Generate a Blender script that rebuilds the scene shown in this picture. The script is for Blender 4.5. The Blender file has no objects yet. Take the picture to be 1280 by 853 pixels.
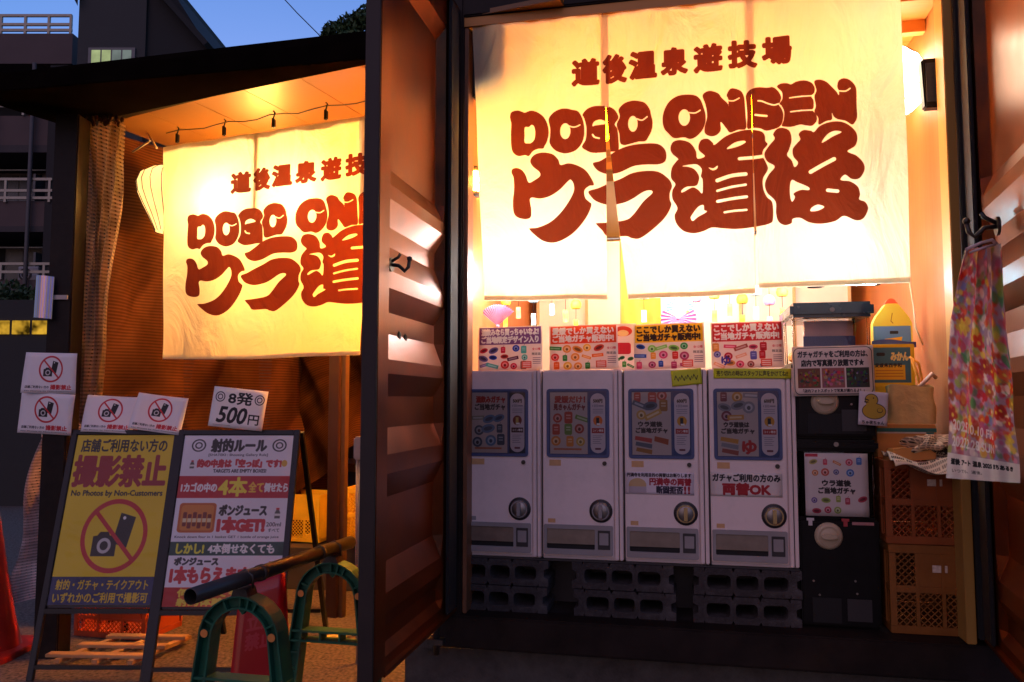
import bpy, bmesh, math, random
import numpy as np
from mathutils import Vector, Matrix
random.seed(7)
rng = np.random.default_rng(5)
R = math.radians
PI = math.pi
scene = bpy.context.scene
COL = scene.collection

# ------------------------------------------------------------------ camera
CAMZ = 1.25
PITCH = math.atan(0.073)
cam_d = bpy.data.cameras.new('camera')
cam = bpy.data.objects.new('camera', cam_d)
COL.objects.link(cam)
cam.location = (0, 0, CAMZ)
cam.rotation_euler = (PI / 2 + PITCH, 0, 0)
cam_d.sensor_width = 36.0
cam_d.lens = 1000 / 1280 * 36.0
cam_d.clip_start = 0.05
cam_d.clip_end = 3000
scene.camera = cam

# ------------------------------------------------------------------ world (dusk)
world = bpy.data.worlds.new("World")
scene.world = world
world.use_nodes = True
wn, wl = world.node_tree.nodes, world.node_tree.links
bg = wn['Background']
sky = wn.new('ShaderNodeTexSky')
sky.sky_type = 'NISHITA'
sky.sun_disc = False
sky.sun_elevation = R(0.0)
sky.sun_rotation = R(-15)
sky.ozone_density = 3.6
wl.new(sky.outputs['Color'], bg.inputs['Color'])
bg.inputs['Strength'].default_value = SKY = 1.15

# weak warm fill lamp added behind the camera, standing in for street glow
street_fill_d = bpy.data.lights.new('street_fill', 'SUN')
street_fill_d.energy = 0.6
street_fill_d.angle = R(70)
street_fill_d.color = (1.0, 0.46, 0.30)
street_fill = bpy.data.objects.new('street_fill', street_fill_d)
COL.objects.link(street_fill)
street_fill.rotation_euler = (R(62), 0, R(-22))

scene.view_settings.view_transform = 'Standard'
scene.view_settings.look = 'None'
scene.view_settings.exposure = 0.0
scene.view_settings.gamma = 1.0
scene.render.engine = 'CYCLES'
scene.cycles.use_denoising = True
scene.cycles.max_bounces = 6
scene.cycles.diffuse_bounces = 4
scene.cycles.transparent_max_bounces = 12
scene.cycles.caustics_reflective = False
scene.cycles.caustics_refractive = False
scene.cycles.sample_clamp_indirect = 6.0

# ------------------------------------------------------------------ materials
_M = {}
def mat(name, col, rough=0.6, metal=0.0, var=0.12, scale=18, bump=0.0, bscale=None, spec=0.5,
        dirt=None, dirt_amt=0.5, dirt_scale=4.0, emis=None, estr=0.0, stretch=(1, 1, 1), trans=0.0, coat=0.0):
    if name in _M: return _M[name]
    m = bpy.data.materials.new(name); m.use_nodes = True
    n, l = m.node_tree.nodes, m.node_tree.links
    b = n['Principled BSDF']
    tc = n.new('ShaderNodeTexCoord'); mp = n.new('ShaderNodeMapping')
    mp.inputs['Scale'].default_value = stretch
    l.new(tc.outputs['Object'], mp.inputs['Vector'])
    no = n.new('ShaderNodeTexNoise'); no.inputs['Scale'].default_value = scale; no.inputs['Detail'].default_value = 6
    l.new(mp.outputs[0], no.inputs['Vector'])
    rp = n.new('ShaderNodeValToRGB')
    rp.color_ramp.elements[0].position = 0.3; rp.color_ramp.elements[1].position = 0.7
    rp.color_ramp.elements[0].color = (*[c * (1 - var) for c in col], 1)
    rp.color_ramp.elements[1].color = (*[min(1, c * (1 + var)) for c in col], 1)
    l.new(no.outputs['Fac'], rp.inputs['Fac'])
    out = rp.outputs['Color']
    if dirt:
        n2 = n.new('ShaderNodeTexNoise'); n2.inputs['Scale'].default_value = dirt_scale; n2.inputs['Detail'].default_value = 8
        n2.inputs['Roughness'].default_value = 0.7
        l.new(mp.outputs[0], n2.inputs['Vector'])
        r2 = n.new('ShaderNodeValToRGB'); r2.color_ramp.elements[0].position = 0.48; r2.color_ramp.elements[1].position = 0.68
        r2.color_ramp.elements[1].color = (dirt_amt,) * 3 + (1,)
        l.new(n2.outputs['Fac'], r2.inputs['Fac'])
        mx = n.new('ShaderNodeMix'); mx.data_type = 'RGBA'
        l.new(r2.outputs['Color'], mx.inputs['Factor'])
        l.new(out, mx.inputs['A']); mx.inputs['B'].default_value = (*dirt, 1)
        out = mx.outputs['Result']
    l.new(out, b.inputs['Base Color'])
    b.inputs['Roughness'].default_value = rough
    b.inputs['Metallic'].default_value = metal
    b.inputs['Specular IOR Level'].default_value = spec
    b.inputs['Coat Weight'].default_value = coat
    rr = n.new('ShaderNodeMapRange'); rr.inputs['To Min'].default_value = max(0, rough - 0.08); rr.inputs['To Max'].default_value = min(1, rough + 0.1)
    l.new(no.outputs['Fac'], rr.inputs['Value']); l.new(rr.outputs[0], b.inputs['Roughness'])
    if bump:
        n3 = n.new('ShaderNodeTexNoise'); n3.inputs['Scale'].default_value = bscale or scale * 4; n3.inputs['Detail'].default_value = 4
        l.new(mp.outputs[0], n3.inputs['Vector'])
        bu = n.new('ShaderNodeBump'); bu.inputs['Strength'].default_value = bump; bu.inputs['Distance'].default_value = 0.01
        l.new(n3.outputs['Fac'], bu.inputs['Height']); l.new(bu.outputs[0], b.inputs['Normal'])
    if emis:
        b.inputs['Emission Color'].default_value = (*emis, 1); b.inputs['Emission Strength'].default_value = estr
    if trans:
        b.inputs['Transmission Weight'].default_value = trans
    _M[name] = m
    return m

def clear_mat(name, tint=(1, 1, 1), rough=0.05, amount=0.12, ior=1.45):
    """thin clear plastic: mostly see-through with a glossy film"""
    if name in _M: return _M[name]
    m = bpy.data.materials.new(name); m.use_nodes = True
    n, l = m.node_tree.nodes, m.node_tree.links; n.remove(n['Principled BSDF'])
    t = n.new('ShaderNodeBsdfTransparent'); t.inputs[0].default_value = (*tint, 1)
    g = n.new('ShaderNodeBsdfGlossy'); g.inputs['Roughness'].default_value = rough
    fr = n.new('ShaderNodeFresnel'); fr.inputs['IOR'].default_value = ior
    tc = n.new('ShaderNodeTexCoord'); no = n.new('ShaderNodeTexNoise'); no.inputs['Scale'].default_value = 9
    l.new(tc.outputs['Object'], no.inputs['Vector'])
    bu = n.new('ShaderNodeBump'); bu.inputs['Strength'].default_value = amount; bu.inputs['Distance'].default_value = 0.02
    l.new(no.outputs['Fac'], bu.inputs['Height']); l.new(bu.outputs[0], g.inputs['Normal'])
    mx = n.new('ShaderNodeMixShader'); l.new(fr.outputs[0], mx.inputs[0]); l.new(t.outputs[0], mx.inputs[1]); l.new(g.outputs[0], mx.inputs[2])
    l.new(mx.outputs[0], n['Material Output'].inputs['Surface'])
    _M[name] = m
    return m

def glow_mat(name, col, strength, var=0.0):
    if name in _M: return _M[name]
    m = bpy.data.materials.new(name); m.use_nodes = True
    n, l = m.node_tree.nodes, m.node_tree.links; n.remove(n['Principled BSDF'])
    e = n.new('ShaderNodeEmission'); e.inputs['Color'].default_value = (*col, 1); e.inputs['Strength'].default_value = strength
    if var:
        tc = n.new('ShaderNodeTexCoord'); no = n.new('ShaderNodeTexNoise'); no.inputs['Scale'].default_value = 7
        l.new(tc.outputs['Object'], no.inputs['Vector'])
        mr = n.new('ShaderNodeMapRange'); mr.inputs['From Min'].default_value = 0.35; mr.inputs['From Max'].default_value = 0.65
        mr.inputs['To Min'].default_value = strength * (1 - var); mr.inputs['To Max'].default_value = strength
        l.new(no.outputs['Fac'], mr.inputs['Value']); l.new(mr.outputs[0], e.inputs['Strength'])
    l.new(e.outputs[0], n['Material Output'].inputs['Surface'])
    _M[name] = m
    return m

def imgmat(name, cv, rough=0.55, translucent=0.0, weave=0.0, tint=(1, 1, 1), coat=0.0, alpha_holes=None, grain=0.06):
    """printed paper / cloth / plastic: a print drawn by this script, optionally letting light through"""
    img = cv.image(name)
    m = bpy.data.materials.new(name); m.use_nodes = True
    n, l = m.node_tree.nodes, m.node_tree.links
    b = n['Principled BSDF']
    im = n.new('ShaderNodeTexImage'); im.image = img; im.interpolation = 'Cubic'; im.extension = 'EXTEND'
    tc = n.new('ShaderNodeTexCoord')
    no = n.new('ShaderNodeTexNoise'); no.inputs['Scale'].default_value = 6; no.inputs['Detail'].default_value = 7
    l.new(tc.outputs['UV'], no.inputs['Vector'])
    mr = n.new('ShaderNodeMapRange'); mr.inputs['To Min'].default_value = 1 - grain; mr.inputs['To Max'].default_value = 1.0
    l.new(no.outputs['Fac'], mr.inputs['Value'])
    mx = n.new('ShaderNodeMix'); mx.data_type = 'RGBA'; mx.blend_type = 'MULTIPLY'; mx.inputs['Factor'].default_value = 1
    l.new(im.outputs['Color'], mx.inputs['A']); l.new(mr.outputs[0], mx.inputs['B'])
    mt = n.new('ShaderNodeMix'); mt.data_type = 'RGBA'; mt.blend_type = 'MULTIPLY'; mt.inputs['Factor'].default_value = 1
    l.new(mx.outputs['Result'], mt.inputs['A']); mt.inputs['B'].default_value = (*tint, 1)
    colr = mt.outputs['Result']
    l.new(colr, b.inputs['Base Color']); b.inputs['Roughness'].default_value = rough; b.inputs['Coat Weight'].default_value = coat
    nrm = None
    if weave:
        wv = n.new('ShaderNodeTexWave'); wv.inputs['Scale'].default_value = weave; wv.inputs['Distortion'].default_value = 0.6
        wv2 = n.new('ShaderNodeTexWave'); wv2.bands_direction = 'Y'; wv2.inputs['Scale'].default_value = weave; wv2.inputs['Distortion'].default_value = 0.6
        l.new(tc.outputs['UV'], wv.inputs['Vector']); l.new(tc.outputs['UV'], wv2.inputs['Vector'])
        ad = n.new('ShaderNodeMath'); l.new(wv.outputs['Fac'], ad.inputs[0]); l.new(wv2.outputs['Fac'], ad.inputs[1])
        wr = n.new('ShaderNodeTexNoise'); wr.inputs['Scale'].default_value = 3.2; wr.inputs['Detail'].default_value = 5; wr.inputs['Distortion'].default_value = 1.2
        wm = n.new('ShaderNodeMapping'); wm.inputs['Scale'].default_value = (2.2, .7, 1); wm.inputs['Rotation'].default_value = (0, 0, .35); l.new(tc.outputs['UV'], wm.inputs['Vector']); l.new(wm.outputs[0], wr.inputs['Vector'])
        b0 = n.new('ShaderNodeBump'); b0.inputs['Strength'].default_value = 0.8; b0.inputs['Distance'].default_value = 0.05; l.new(wr.outputs['Fac'], b0.inputs['Height'])
        bu = n.new('ShaderNodeBump'); bu.inputs['Strength'].default_value = 0.15; bu.inputs['Distance'].default_value = 0.002; l.new(b0.outputs[0], bu.inputs['Normal'])
        l.new(ad.outputs[0], bu.inputs['Height']); l.new(bu.outputs[0], b.inputs['Normal']); nrm = bu.outputs[0]
    if translucent:
        tr = n.new('ShaderNodeBsdfTranslucent'); l.new(colr, tr.inputs['Color'])
        if nrm: l.new(nrm, tr.inputs['Normal'])
        ms = n.new('ShaderNodeMixShader'); ms.inputs[0].default_value = translucent
        l.new(b.outputs[0], ms.inputs[1]); l.new(tr.outputs[0], ms.inputs[2])
        l.new(ms.outputs[0], n['Material Output'].inputs['Surface'])
    return m

def net_mat(name, col, scale=(60, 60), hole=0.45, translucent=0.5, shade=0.2, rib=0.0, ribs=40):
    """woven shade net: a fine grid of threads with gaps"""
    if name in _M: return _M[name]
    m = bpy.data.materials.new(name); m.use_nodes = True
    n, l = m.node_tree.nodes, m.node_tree.links; n.remove(n['Principled BSDF'])
    tc = n.new('ShaderNodeTexCoord'); sp = n.new('ShaderNodeSeparateXYZ'); l.new(tc.outputs['UV'], sp.inputs[0])
    facs = []
    for ax, sc in zip((0, 1), scale):
        mu = n.new('ShaderNodeMath'); mu.operation = 'MULTIPLY'; mu.inputs[1].default_value = sc; l.new(sp.outputs[ax], mu.inputs[0])
        fr = n.new('ShaderNodeMath'); fr.operation = 'FRACT'; l.new(mu.outputs[0], fr.inputs[0])
        gt = n.new('ShaderNodeMath'); gt.operation = 'GREATER_THAN'; gt.inputs[1].default_value = 1 - hole; l.new(fr.outputs[0], gt.inputs[0])
        facs.append(gt)
    mul = n.new('ShaderNodeMath'); mul.operation = 'MULTIPLY'; l.new(facs[0].outputs[0], mul.inputs[0]); l.new(facs[1].outputs[0], mul.inputs[1])
    no = n.new('ShaderNodeTexNoise'); no.inputs['Scale'].default_value = 5; no.inputs['Detail'].default_value = 5; l.new(tc.outputs['UV'], no.inputs['Vector'])
    rp = n.new('ShaderNodeValToRGB'); rp.color_ramp.elements[0].position = 0.3; rp.color_ramp.elements[1].position = 0.7
    rp.color_ramp.elements[0].color = (*[c * (1 - shade) for c in col], 1); rp.color_ramp.elements[1].color = (*[min(1, c * (1 + shade)) for c in col], 1)
    l.new(no.outputs['Fac'], rp.inputs['Fac'])
    co = rp.outputs[0]
    if rib:      # darker thread rows of the weave
        mu = n.new('ShaderNodeMath'); mu.operation = 'MULTIPLY'; mu.inputs[1].default_value = ribs * 6.2832; l.new(sp.outputs[1], mu.inputs[0])
        sn = n.new('ShaderNodeMath'); sn.operation = 'SINE'; l.new(mu.outputs[0], sn.inputs[0])
        mr = n.new('ShaderNodeMapRange'); mr.inputs['From Min'].default_value = -.5; mr.inputs['From Max'].default_value = .6; mr.inputs['To Min'].default_value = 1 - rib; mr.inputs['To Max'].default_value = 1 + rib * .3; l.new(sn.outputs[0], mr.inputs['Value'])
        n2 = n.new('ShaderNodeTexNoise'); n2.inputs['Scale'].default_value = 2.2; n2.inputs['Detail'].default_value = 3; n2.inputs['Distortion'].default_value = 2; l.new(tc.outputs['UV'], n2.inputs['Vector'])
        m2 = n.new('ShaderNodeMapRange'); m2.inputs['From Min'].default_value = .38; m2.inputs['From Max'].default_value = .6; m2.inputs['To Min'].default_value = .55; m2.inputs['To Max'].default_value = 1.1; l.new(n2.outputs['Fac'], m2.inputs['Value'])
        mm = n.new('ShaderNodeMath'); mm.operation = 'MULTIPLY'; l.new(mr.outputs[0], mm.inputs[0]); l.new(m2.outputs[0], mm.inputs[1])
        mx_ = n.new('ShaderNodeMix'); mx_.data_type = 'RGBA'; mx_.blend_type = 'MULTIPLY'; mx_.inputs['Factor'].default_value = 1; l.new(co, mx_.inputs['A']); l.new(mm.outputs[0], mx_.inputs['B']); co = mx_.outputs['Result']
    d = n.new('ShaderNodeBsdfDiffuse'); t = n.new('ShaderNodeBsdfTranslucent'); l.new(co, d.inputs[0]); l.new(co, t.inputs[0])
    a = n.new('ShaderNodeMixShader'); a.inputs[0].default_value = translucent; l.new(d.outputs[0], a.inputs[1]); l.new(t.outputs[0], a.inputs[2])
    tp = n.new('ShaderNodeBsdfTransparent')
    b = n.new('ShaderNodeMixShader'); l.new(mul.outputs[0], b.inputs[0]); l.new(a.outputs[0], b.inputs[1]); l.new(tp.outputs[0], b.inputs[2])
    l.new(b.outputs[0], n['Material Output'].inputs['Surface'])
    _M[name] = m
    return m

# ------------------------------------------------------------------ mesh collector
class MB:
    def __init__(s, off=(0, 0, 0)):
        s.v = []; s.f = []; s.off = off; s.uv = {}; s.smooth = set()
    def add(s, vs, fs, smooth=False):
        k = len(s.v); o = s.off
        s.v += [(x - o[0], y - o[1], z - o[2]) for x, y, z in vs]
        for f in fs:
            if smooth: s.smooth.add(len(s.f))
            s.f.append(tuple(i + k for i in f))
        return s
    def box(s, x0, x1, y0, y1, z0, z1):
        vs = [(x, y, z) for z in (z0, z1) for y in (y0, y1) for x in (x0, x1)]
        return s.add(vs, [(0, 2, 3, 1), (4, 5, 7, 6), (0, 1, 5, 4), (2, 6, 7, 3), (0, 4, 6, 2), (1, 3, 7, 5)])
    def bar(s, a, b, w, h=None, up=(0, 0, 1)):
        a, b = Vector(a), Vector(b); h = h or w; d = (b - a).normalized(); up = Vector(up)
        if abs(d.dot(up)) > 0.97: up = Vector((0, 1, 0))
        x = d.cross(up).normalized() * w / 2; y = x.cross(d).normalized() * h / 2
        vs = [tuple(p + i * x + j * y) for p in (a, b) for i, j in ((-1, -1), (1, -1), (1, 1), (-1, 1))]
        return s.add(vs, [(0, 1, 2, 3), (7, 6, 5, 4), (0, 4, 5, 1), (1, 5, 6, 2), (2, 6, 7, 3), (3, 7, 4, 0)])
    def tube(s, pts, r, n=8, caps=True):
        pts = [Vector(p) for p in pts]; rs = r if isinstance(r, (list, tuple)) else [r] * len(pts)
        vs = []; fs = []; ref = None
        for i, p in enumerate(pts):
            d = (pts[min(i + 1, len(pts) - 1)] - pts[max(i - 1, 0)]).normalized()
            if ref is None: ref = Vector((0, 0, 1)) if abs(d.z) < 0.9 else Vector((1, 0, 0))
            x = d.cross(ref).normalized(); y = x.cross(d).normalized(); ref = y
            for k in range(n):
                a = 2 * PI * k / n; vs.append(tuple(p + (x * math.cos(a) + y * math.sin(a)) * rs[i]))
        for i in range(len(pts) - 1):
            for k in range(n):
                fs.append((i * n + k, i * n + (k + 1) % n, (i + 1) * n + (k + 1) % n, (i + 1) * n + k))
        s.add(vs, fs, True)
        if caps:
            k0 = len(s.v) - len(vs)
            s.f.append(tuple(k0 + k for k in reversed(range(n)))); s.f.append(tuple(k0 + len(vs) - n + k for k in range(n)))
        return s
    def lathe(s, prof, c=(0, 0, 0), n=20, axis='z', smooth=True, squash=1.0):
        vs = []; fs = []
        for r, h in prof:
            for k in range(n):
                a = 2 * PI * k / n; p, q = r * math.cos(a), r * math.sin(a) * squash
                if axis == 'z': vs.append((c[0] + p, c[1] + q, c[2] + h))
                elif axis == 'y': vs.append((c[0] + p, c[1] + h, c[2] + q))
                else: vs.append((c[0] + h, c[1] + p, c[2] + q))
        for i in range(len(prof) - 1):
            for k in range(n): fs.append((i * n + k, i * n + (k + 1) % n, (i + 1) * n + (k + 1) % n, (i + 1) * n + k))
        return s.add(vs, fs, smooth)
    def disc(s, c, r, y0, y1, n=24):      # short cylinder along y
        return s.lathe([(0.0001, y0), (r, y0), (r, y1), (0.0001, y1)], (c[0], 0, c[1]), n, 'y', False)
    def prism(s, poly, lo, hi, axis='y'):   # poly: list of 2-D points, extruded along axis
        n = len(poly)
        def P(a, b, h): return {'y': (a, h, b), 'x': (h, a, b), 'z': (a, b, h)}[axis]
        vs = [P(a, b, lo) for a, b in poly] + [P(a, b, hi) for a, b in poly]
        fs = [tuple(range(n)), tuple(reversed(range(n, 2 * n)))] + [(i, i + n, (i + 1) % n + n, (i + 1) % n) for i in range(n)]
        return s.add(vs, fs)
    def ring(s, outer, inner, lo, hi, axis='y'):  # frame between two loops with the same count
        n = len(outer)
        def P(p, h): return {'y': (p[0], h, p[1]), 'x': (h, p[0], p[1]), 'z': (p[0], p[1], h)}[axis]
        vs = [P(p, lo) for p in outer] + [P(p, lo) for p in inner] + [P(p, hi) for p in outer] + [P(p, hi) for p in inner]
        fs = []
        for i in range(n):
            j = (i + 1) % n
            fs += [(i, j, n + j, n + i), (2 * n + j, 2 * n + i, 3 * n + i, 3 * n + j), (j, i, 2 * n + i, 2 * n + j), (n + i, n + j, 3 * n + j, 3 * n + i)]
        return s.add(vs, fs)
    def ball(s, c, r, n=10, m=7, sc=(1, 1, 1)):
        vs = []; fs = []
        for i in range(m + 1):
            th = PI * i / m
            for k in range(n):
                a = 2 * PI * k / n
                vs.append((c[0] + r * sc[0] * math.sin(th) * math.cos(a), c[1] + r * sc[1] * math.sin(th) * math.sin(a), c[2] + r * sc[2] * math.cos(th)))
        for i in range(m):
            for k in range(n): fs.append((i * n + k, (i + 1) * n + k, (i + 1) * n + (k + 1) % n, i * n + (k + 1) % n))
        return s.add(vs, fs, True)
    def grid(s, fn, nx, nz, uvbox=(0, 0, 1, 1)):   # fn(s,t)->xyz, s right, t up
        vs = [fn(i / nx, j / nz) for j in range(nz + 1) for i in range(nx + 1)]
        k0 = len(s.v); f0 = len(s.f)
        fs = []
        for j in range(nz):
            for i in range(nx): fs.append((j * (nx + 1) + i, j * (nx + 1) + i + 1, (j + 1) * (nx + 1) + i + 1, (j + 1) * (nx + 1) + i))
        s.add(vs, fs, True)
        for j in range(nz + 1):
            for i in range(nx + 1):
                s.uv[k0 + j * (nx + 1) + i] = (uvbox[0] + (uvbox[2] - uvbox[0]) * i / nx, uvbox[1] + (uvbox[3] - uvbox[1]) * j / nz)
        return s
    def split(s, name, material, parent=None, bevel=0.0):
        """one object for every separate piece"""
        root = list(range(len(s.v)))
        def find(i):
            while root[i] != i: root[i] = root[root[i]]; i = root[i]
            return i
        for f in s.f:
            a = find(f[0])
            for i in f[1:]: root[find(i)] = a
        groups = {}
        for k, f in enumerate(s.f): groups.setdefault(find(f[0]), []).append(k)
        out = []
        for ks in groups.values():
            idx = {}; m = MB()
            for k in ks:
                for i in s.f[k]:
                    if i not in idx: idx[i] = len(m.v); m.v.append(s.v[i])
                if k in s.smooth: m.smooth.add(len(m.f))
                m.f.append(tuple(idx[i] for i in s.f[k]))
            out.append(m.build(name, material, parent, bevel=bevel))
        return out
    def build(s, name, material, parent=None, bevel=0.0, normals=True):
        me = bpy.data.meshes.new(name)
        me.from_pydata(s.v, [], s.f)
        if s.uv:
            ul = me.uv_layers.new(name='UVMap')
            for lp in me.loops: ul.data[lp.index].uv = s.uv.get(lp.vertex_index, (0, 0))
        for i in s.smooth: me.polygons[i].use_smooth = True
        if bevel or normals:
            bm = bmesh.new(); bm.from_mesh(me)
            if normals and not s.uv: bmesh.ops.recalc_face_normals(bm, faces=bm.faces)
            if bevel:
                ed = [e for e in bm.edges if len(e.link_faces) == 2 and e.calc_face_angle(0) > 0.6]
                bmesh.ops.bevel(bm, geom=ed, offset=bevel, segments=2, affect='EDGES', clamp_overlap=True)
            bm.to_mesh(me); bm.free()
        me.materials.append(material)
        o = bpy.data.objects.new(name, me)
        COL.objects.link(o)
        if parent is not None: o.parent = parent
        return o

# ------------------------------------------------------------------ frames and things
class Frame:
    def __init__(s, ox, oy, deg):
        s.a = R(deg); s.o = (ox, oy)      # local x turns to the right and towards the street by deg
    def world(s, u, v, z=0):
        c, q = math.cos(s.a), math.sin(s.a)
        return (s.o[0] + u * c + v * q, s.o[1] - u * q + v * c, z)
    def at(s, px, py, v=0.0):
        """the (u, z) where the line of sight through a photo pixel meets the upright plane v"""
        t = PITCH; dx = (px - 640) / 1000; dy = (426.5 - py) / 1000
        x, y, z = dx, math.cos(t) - dy * math.sin(t), math.sin(t) + dy * math.cos(t)
        n = (math.sin(s.a), math.cos(s.a))
        k = (s.o[0] * n[0] + s.o[1] * n[1] + v) / (x * n[0] + y * n[1])
        X, Y = k * x - s.o[0], k * y - s.o[1]
        return X * math.cos(s.a) - Y * math.sin(s.a), CAMZ + k * z
WF = Frame(0, 0, 0)                 # the street
MF = Frame(-0.2, 3.2, 12)           # container with the vending machines
LF = Frame(-1.844, 4.24, 22)        # shooting gallery stall on the left

def thing(name, label, cat, fr, p=(0, 0, 0), rz=0, group=None):
    o = bpy.data.objects.new(name, None); COL.objects.link(o); o.empty_display_size = 0.1
    o.location = fr.world(*p); o.rotation_euler = (0, 0, -fr.a + rz)
    o['label'] = label; o['category'] = cat
    if group: o['group'] = group
    return o
def tag(o, label, cat, fr=None, p=(0, 0, 0), rz=0, group=None):
    o['label'] = label; o['category'] = cat
    if group: o['group'] = group
    if fr: o.location = fr.world(*p); o.rotation_euler = (0, 0, -fr.a + rz)
    return o
def struct(o, kind='structure'):
    o['kind'] = kind; return o
def copy_tree(o, parent=None):
    c = o.copy(); COL.objects.link(c); c.parent = parent
    for ch in list(o.children): copy_tree(ch, c)
    return c

# ------------------------------------------------------------------ print canvas
def _ell(cx, cy, rx, ry, n=36, rot=0):
    c, q = math.cos(rot), math.sin(rot)
    return [(cx + rx * math.cos(2 * PI * k / n) * c - ry * math.sin(2 * PI * k / n) * q, cy + rx * math.cos(2 * PI * k / n) * q + ry * math.sin(2 * PI * k / n) * c) for k in range(n)]
def crom(pts, n=6, closed=True):
    m = len(pts); out = []
    for i in range(m if closed else m - 1):
        p0, p1, p2, p3 = (pts[(i + k) % m] if closed else pts[min(max(i + k, 0), m - 1)] for k in (-1, 0, 1, 2))
        for j in range(n):
            t = j / n
            out.append(tuple(0.5 * (2 * b + (c - a) * t + (2 * a - 5 * b + 4 * c - d) * t * t + (3 * b - a - 3 * c + d) * t ** 3) for a, b, c, d in zip(p0, p1, p2, p3)))
    if not closed: out.append(tuple(pts[-1]))
    return out
_glyphs = {}
def text_tris(sx):
    if sx not in _glyphs:
        cu = bpy.data.curves.new('t', 'FONT'); cu.body = sx; cu.resolution_u = 3
        ob = bpy.data.objects.new('t', cu); me = ob.to_mesh(); me.calc_loop_triangles()
        v = np.array([x.co[:2] for x in me.vertices]); t = np.array([x.vertices[:] for x in me.loop_triangles])
        _glyphs[sx] = v[t]
        ob.to_mesh_clear(); bpy.data.objects.remove(ob); bpy.data.curves.remove(cu)
    return _glyphs[sx]
class Cv:
    SS = 3
    def __init__(s, w, h, ppu, bg=(1, 1, 1)):
        s.k = ppu; s.W = int(round(w * ppu)); s.H = int(round(h * ppu)); s.w = w; s.h = h
        s.a = np.empty((s.H, s.W, 3), np.float32); s.a[:] = bg
    def _mask(s, E, dil=0):
        """even-odd fill of edges (N,4) in canvas units -> (mask, x0, y0)"""
        q = s.k * s.SS; E = np.asarray(E, float) * q
        x0 = int(max(0, math.floor(min(E[:, 0].min(), E[:, 2].min()) / s.SS) - dil - 1)); y0 = int(max(0, math.floor(min(E[:, 1].min(), E[:, 3].min()) / s.SS) - dil - 1))
        x1 = int(min(s.W, math.ceil(max(E[:, 0].max(), E[:, 2].max()) / s.SS) + dil + 1)); y1 = int(min(s.H, math.ceil(max(E[:, 1].max(), E[:, 3].max()) / s.SS) + dil + 1))
        if x1 <= x0 or y1 <= y0: return None
        w, h = (x1 - x0) * s.SS, (y1 - y0) * s.SS
        E = E - np.array([x0, y0, x0, y0]) * s.SS
        tog = np.zeros((h, w + 1), np.int32)
        for ax, ay, bx, by in E:
            if ay == by: continue
            if ay > by: ax, ay, bx, by = bx, by, ax, ay
            r0 = max(0, math.ceil(ay - 0.5)); r1 = min(h - 1, math.ceil(by - 0.5) - 1)
            if r1 < r0: continue
            rows = np.arange(r0, r1 + 1)
            xs = ax + (rows + 0.5 - ay) * (bx - ax) / (by - ay)
            c = np.clip(np.ceil(xs - 0.5).astype(int), 0, w)
            tog[rows, c] += 1
        m = (np.cumsum(tog, 1)[:, :w] % 2).astype(np.float32)
        if dil > 0:
            r = int(round(dil * s.SS)); b = m.copy()
            for dy in range(-r, r + 1):
                dxm = int(math.sqrt(max(0, r * r - dy * dy)))
                sh = np.zeros_like(m)
                if dy >= 0: sh[dy:] = m[:h - dy] if dy else m
                else: sh[:dy] = m[-dy:]
                cs = np.cumsum(np.pad(sh, ((0, 0), (dxm + 1, dxm))), 1)
                b = np.maximum(b, (cs[:, 2 * dxm + 1:] - cs[:, :-(2 * dxm + 1)] > 0.5)[:, :w].astype(np.float32))
            m = b
        m = m.reshape(y1 - y0, s.SS, x1 - x0, s.SS).mean((1, 3))
        return m, x0, y0
    def _put(s, r, col, op=1.0):
        if r is None: return s
        m, x0, y0 = r; m = (m * op)[..., None]
        sl = s.a[y0:y0 + m.shape[0], x0:x0 + m.shape[1]]
        sl[:] = sl * (1 - m) + np.asarray(col, np.float32) * m
        return s
    def poly(s, pts, col, op=1.0):
        E = [(*pts[i], *pts[(i + 1) % len(pts)]) for i in range(len(pts))]
        return s._put(s._mask(E), col, op)
    def rect(s, x, y, w, h, col, op=1.0): return s.poly([(x, y), (x + w, y), (x + w, y + h), (x, y + h)], col, op)
    def rrect(s, x, y, w, h, r, col):
        p = []
        for cx, cy, a0 in ((x + w - r, y + r, -90), (x + w - r, y + h - r, 0), (x + r, y + h - r, 90), (x + r, y + r, 180)):
            p += [(cx + r * math.cos(R(a0 + 15 * k)), cy + r * math.sin(R(a0 + 15 * k))) for k in range(7)]
        return s.poly(p, col)
    def ell(s, cx, cy, rx, ry, col, rot=0, op=1.0): return s.poly(_ell(cx, cy, rx, ry, rot=rot), col, op)
    def ring(s, cx, cy, r, t, col, ry=None):
        ry = ry or r
        o = _ell(cx, cy, r, ry, 48); i = _ell(cx, cy, r - t, ry - t, 48)
        E = [(*q[k], *q[(k + 1) % 48]) for q in (o, i) for k in range(48)]
        return s._put(s._mask(E), col)
    def line(s, pts, w, col):
        for a, b in zip(pts[:-1], pts[1:]):
            d = math.hypot(b[0] - a[0], b[1] - a[1]) or 1e-6; nx, ny = -(b[1] - a[1]) / d * w / 2, (b[0] - a[0]) / d * w / 2
            s.poly([(a[0] + nx, a[1] + ny), (b[0] + nx, b[1] + ny), (b[0] - nx, b[1] - ny), (a[0] - nx, a[1] - ny)], col)
        for p in pts[(0 if w * s.k > 2 else len(pts)):]: s.poly(_ell(p[0], p[1], w / 2, w / 2, 12), col)
        return s
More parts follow.
